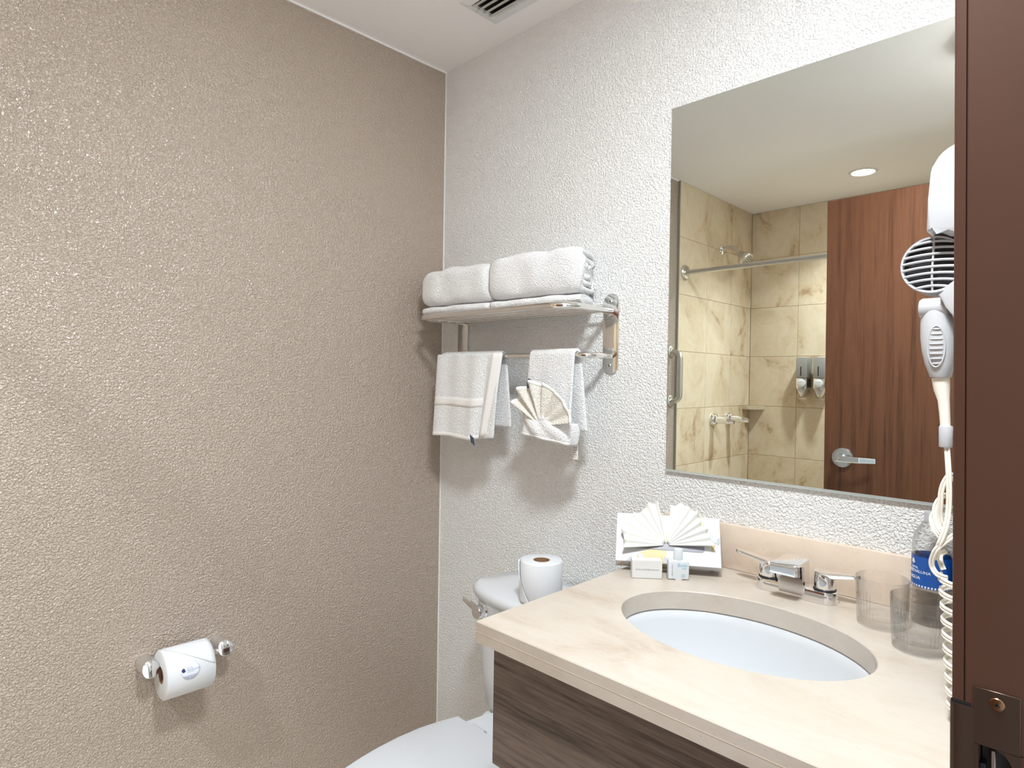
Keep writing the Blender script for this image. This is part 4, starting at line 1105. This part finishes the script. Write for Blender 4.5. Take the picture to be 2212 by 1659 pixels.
# holder body (upper housing): rounded outline in (x,z)
ol = [(1.4845, 1.4560), (1.4860, 1.495), (1.4883, 1.528)] + [(1.5235-.034*math.cos(a), 1.530+.031*math.sin(a)) for a in [math.radians(10+12*k) for k in range(7)]] + [(1.545, 1.563), (1.577, 1.563), (1.577, 1.445), (1.520, 1.4475), (1.507, 1.4495), (1.497, 1.4555), (1.490, 1.4545)]
bm = newbm(); prism(bm, ol, -.425, -.29, 'y', .005, 3); map_bm(bm, DL); obj('wall_holder', bm, M_PLASTIC, t, ang=45)
bm = newbm(); box(bm, 1.4835, 1.4875, -.38, -.36, 1.487, 1.505, .001, 1); map_bm(bm, DL); obj('holder_switch', bm, M_PLASTIC, t)
bm = newbm(); box(bm, 1.562, 1.5775, -.44, -.27, 1.29, 1.50, .004, 2); map_bm(bm, DL); obj('wall_plate', bm, M_PLASTIC, t)
bm = newbm(); prism(bm, [(1.5765, 1.410), (1.5250, 1.405), (1.5140, 1.390), (1.5075, 1.381), (1.4985, 1.3745), (1.5065, 1.359), (1.5165, 1.343), (1.530, 1.335), (1.5765, 1.335)], -.424, -.36, 'y', .003, 3); map_bm(bm, DL); obj('cradle', bm, M_PLASTIC, t, ang=45)
hc = (1.4885, 0, 1.4166); HR = .0365
bm = newbm(); lathe(bm, [(HR-.0035, DY+.004), (HR-.0030, DY-.0025), (HR-.0005, DY-.003), (HR, DY), (HR+.0008, DY+.012), (HR+.0004, DY+.05), (HR-.006, DY+.10), (HR-.012, DY+.13), (HR-.014, DY+.14)], 48, hc, 'y', False, True); map_bm(bm, DL); hd = obj('dryer_head', bm, M_PLASTIC, t, ang=45)
bm = newbm(); lathe(bm, [(.0005, DY+.0062), (HR-.003, DY+.0062)], 40, hc, 'y', False, False); map_bm(bm, DL); obj('intake_mesh', bm, M_DARKMESH, hd)
def slatpath(dz, side=0):
    w = math.sqrt(max(0, (HR-.002)**2-dz*dz)); pts = []
    for k in range(15):
        u = -1+2*k/14
        pts.append(DL((hc[0]+w*u, DY-.0012-.004*(1-(w*u/HR)**2-(dz/HR)**2), hc[2]+dz+.0026*(1-u*u)-.001)))
    return pts
for k in range(8):
    dz = -.0290+k*.0081
    bm = newbm(); tube(bm, slatpath(dz), .0017, 8); obj('intake_slat', bm, M_PLASTIC, hd)
bm = newbm(); tube(bm, [DL((hc[0]+.0005*math.sin(v*3), DY-.0012-.004*(1-v*v)+.0006, hc[2]+v*(HR-.001))) for v in [-1+2*k/12 for k in range(13)]], .00135, 8); obj('intake_rib', bm, M_PLASTIC, hd)
# neck collar and handle
bm = newbm(); lathe(bm, [(.006, 1.4745), (.0115, 1.4757), (.0135, 1.479), (.0135, 1.500), (.0125, 1.506), (.008, 1.5085)], 28, (0, -.402, 1.3600), 'x'); map_bm(bm, DL); obj('neck_collar', bm, M_PLASTIC, t)
bm = newbm(); rings = []
for z, cx, rx, ry in ((1.372, 1.490, .0140, .012), (1.355, 1.4925, .0160, .0155), (1.338, 1.4945, .0185, .0175), (1.322, 1.4955, .0192, .018), (1.305, 1.4965, .0182, .0175), (1.290, 1.4975, .0160, .016), (1.2735, 1.4990, .0118, .0135), (1.2715, 1.4990, .0108, .0125)):
    rings.append([DL((cx+rx*math.cos(2*PI*k/32), -.400+ry*math.sin(2*PI*k/32), z)) for k in range(32)])
loft(bm, rings); hn = obj('handle', bm, M_PLASTIC, t, ang=50)
gx, gz = 1.4966, 1.3105
def hf(x, z):   # front surface of the handle
    rx, ry, cx = .0188, .0178, 1.496
    u = max(-.98, min(.98, (x-cx)/rx)); return -.400-ry*math.sqrt(1-u*u)*(1-.12*max(0, (1.305-z)/.035))
bm = newbm(); tube(bm, [DL((gx+.0092*math.cos(a), hf(gx+.0092*math.cos(a), gz+.0258*math.sin(a))-.0001, gz+.0258*math.sin(a))) for a in [2*PI*k/40 for k in range(40)]], .0009, 8, closed=True); obj('grip_ring', bm, M_PLASTIC, hn)
for k in range(8):
    dz = -.0215+k*.0062; w = .0072*math.sqrt(max(.1, 1-(dz/.0265)**2))
    bm = newbm(); tube(bm, [DL((gx+w*u, hf(gx+w*u, gz+dz)-.0002, gz+dz)) for u in (-1, -.6, 0, .6, 1)], [.0006, .0011, .0012, .0011, .0006], 8); obj('grip_rib', bm, M_PLASTIC, hn)
bm = newbm(); tube(bm, [DL(p) for p in ((1.4990, -.400, 1.2716), (1.5008, -.400, 1.256), (1.5030, -.401, 1.243), (1.5045, -.402, 1.228), (1.5058, -.402, 1.208))], [.0100, .0088, .0066, .0060, .0056], 20); obj('strain_relief', bm, M_CREAM, t)
bm = newbm(); lathe(bm, [(.0066, 1.1835), (.0072, 1.185), (.0076, 1.209), (.0068, 1.2105)], 24, (1.5064, -.403, 0)); map_bm(bm, DL); obj('cord_sleeve', bm, M_PLASTIC, t)
bm = newbm(); box(bm, 1.4975, 1.5005, -.400, -.392, 1.187, 1.212, .0008, 1); map_bm(bm, DL); obj('sleeve_clip', bm, M_BLACK, t)
paths = [
 [(1.5080, -.404, 1.186), (1.5114, -.410, 1.1531), (1.5128, -.412, 1.1271), (1.5127, -.413, 1.1068), (1.5116, -.416, 1.0892), (1.5085, -.420, 1.0741), (1.5053, -.421, 1.0635), (1.5026, -.416, 1.0524), (1.500, -.406, 1.040)],
 [(1.5175, -.402, 1.142), (1.5129, -.405, 1.1498), (1.5073, -.408, 1.1409), (1.5041, -.409, 1.1277), (1.5035, -.409, 1.1112), (1.5032, -.408, 1.0965), (1.5054, -.408, 1.0852), (1.5105, -.404, 1.0744), (1.518, -.400, 1.0690)],
 [(1.511, -.396, 1.123), (1.5047, -.398, 1.1207), (1.499, -.401, 1.1128), (1.4968, -.404, 1.1019), (1.4989, -.407, 1.0905), (1.5035, -.411, 1.0807), (1.5085, -.411, 1.0750), (1.514, -.405, 1.068)],
 [(1.503, -.394, 1.1030), (1.4985, -.396, 1.1010), (1.4946, -.400, 1.0965), (1.4937, -.404, 1.0895), (1.4967, -.409, 1.0807), (1.5012, -.412, 1.0739), (1.506, -.410, 1.067)],
 [(1.5190, -.412, 1.0760), (1.5106, -.418, 1.0669), (1.503, -.421, 1.0572), (1.4992, -.420, 1.0482), (1.4970, -.418, 1.0383), (1.4986, -.417, 1.0304), (1.5046, -.420, 1.0247), (1.5150, -.424, 1.0240)],
 [(1.509, -.400, 1.052), (1.5035, -.402, 1.046), (1.5045, -.406, 1.038), (1.5085, -.410, 1.030)]]
bm = newbm()
for P_ in paths:
    sp_ = spline([DL(p) for p in P_], 7)
    for sgn in (-1, 1):
        pts = []
        for i, p in enumerate(sp_):
            tg_ = (sp_[min(i+1, len(sp_)-1)]-sp_[max(i-1, 0)]).normalized()
            s_ = tg_.cross(Vector((.15, -1, 0))).normalized()
            pts.append(p+s_*.00155*sgn)
        tube(bm, pts, .00168, 10)
obj('cord_loops', bm, M_CREAM, t, ang=80)
bm = newbm(); turns = 10; pts = []
for i in range(turns*20+1):
    u = i/(turns*20); a = 2*PI*turns*u+PI*.9
    cx = 1.5225+.0105*u; rr = .0180-.002*u
    pts.append(DL((cx+rr*math.cos(a), -.410+rr*math.sin(a), 1.022-.172*u)))
for sgn in (-1, 1):
    tube(bm, [p+Vector((0, 0, .0019*sgn)) for p in pts], .0020, 8)
obj('coiled_cord', bm, M_CREAM, t, ang=80)
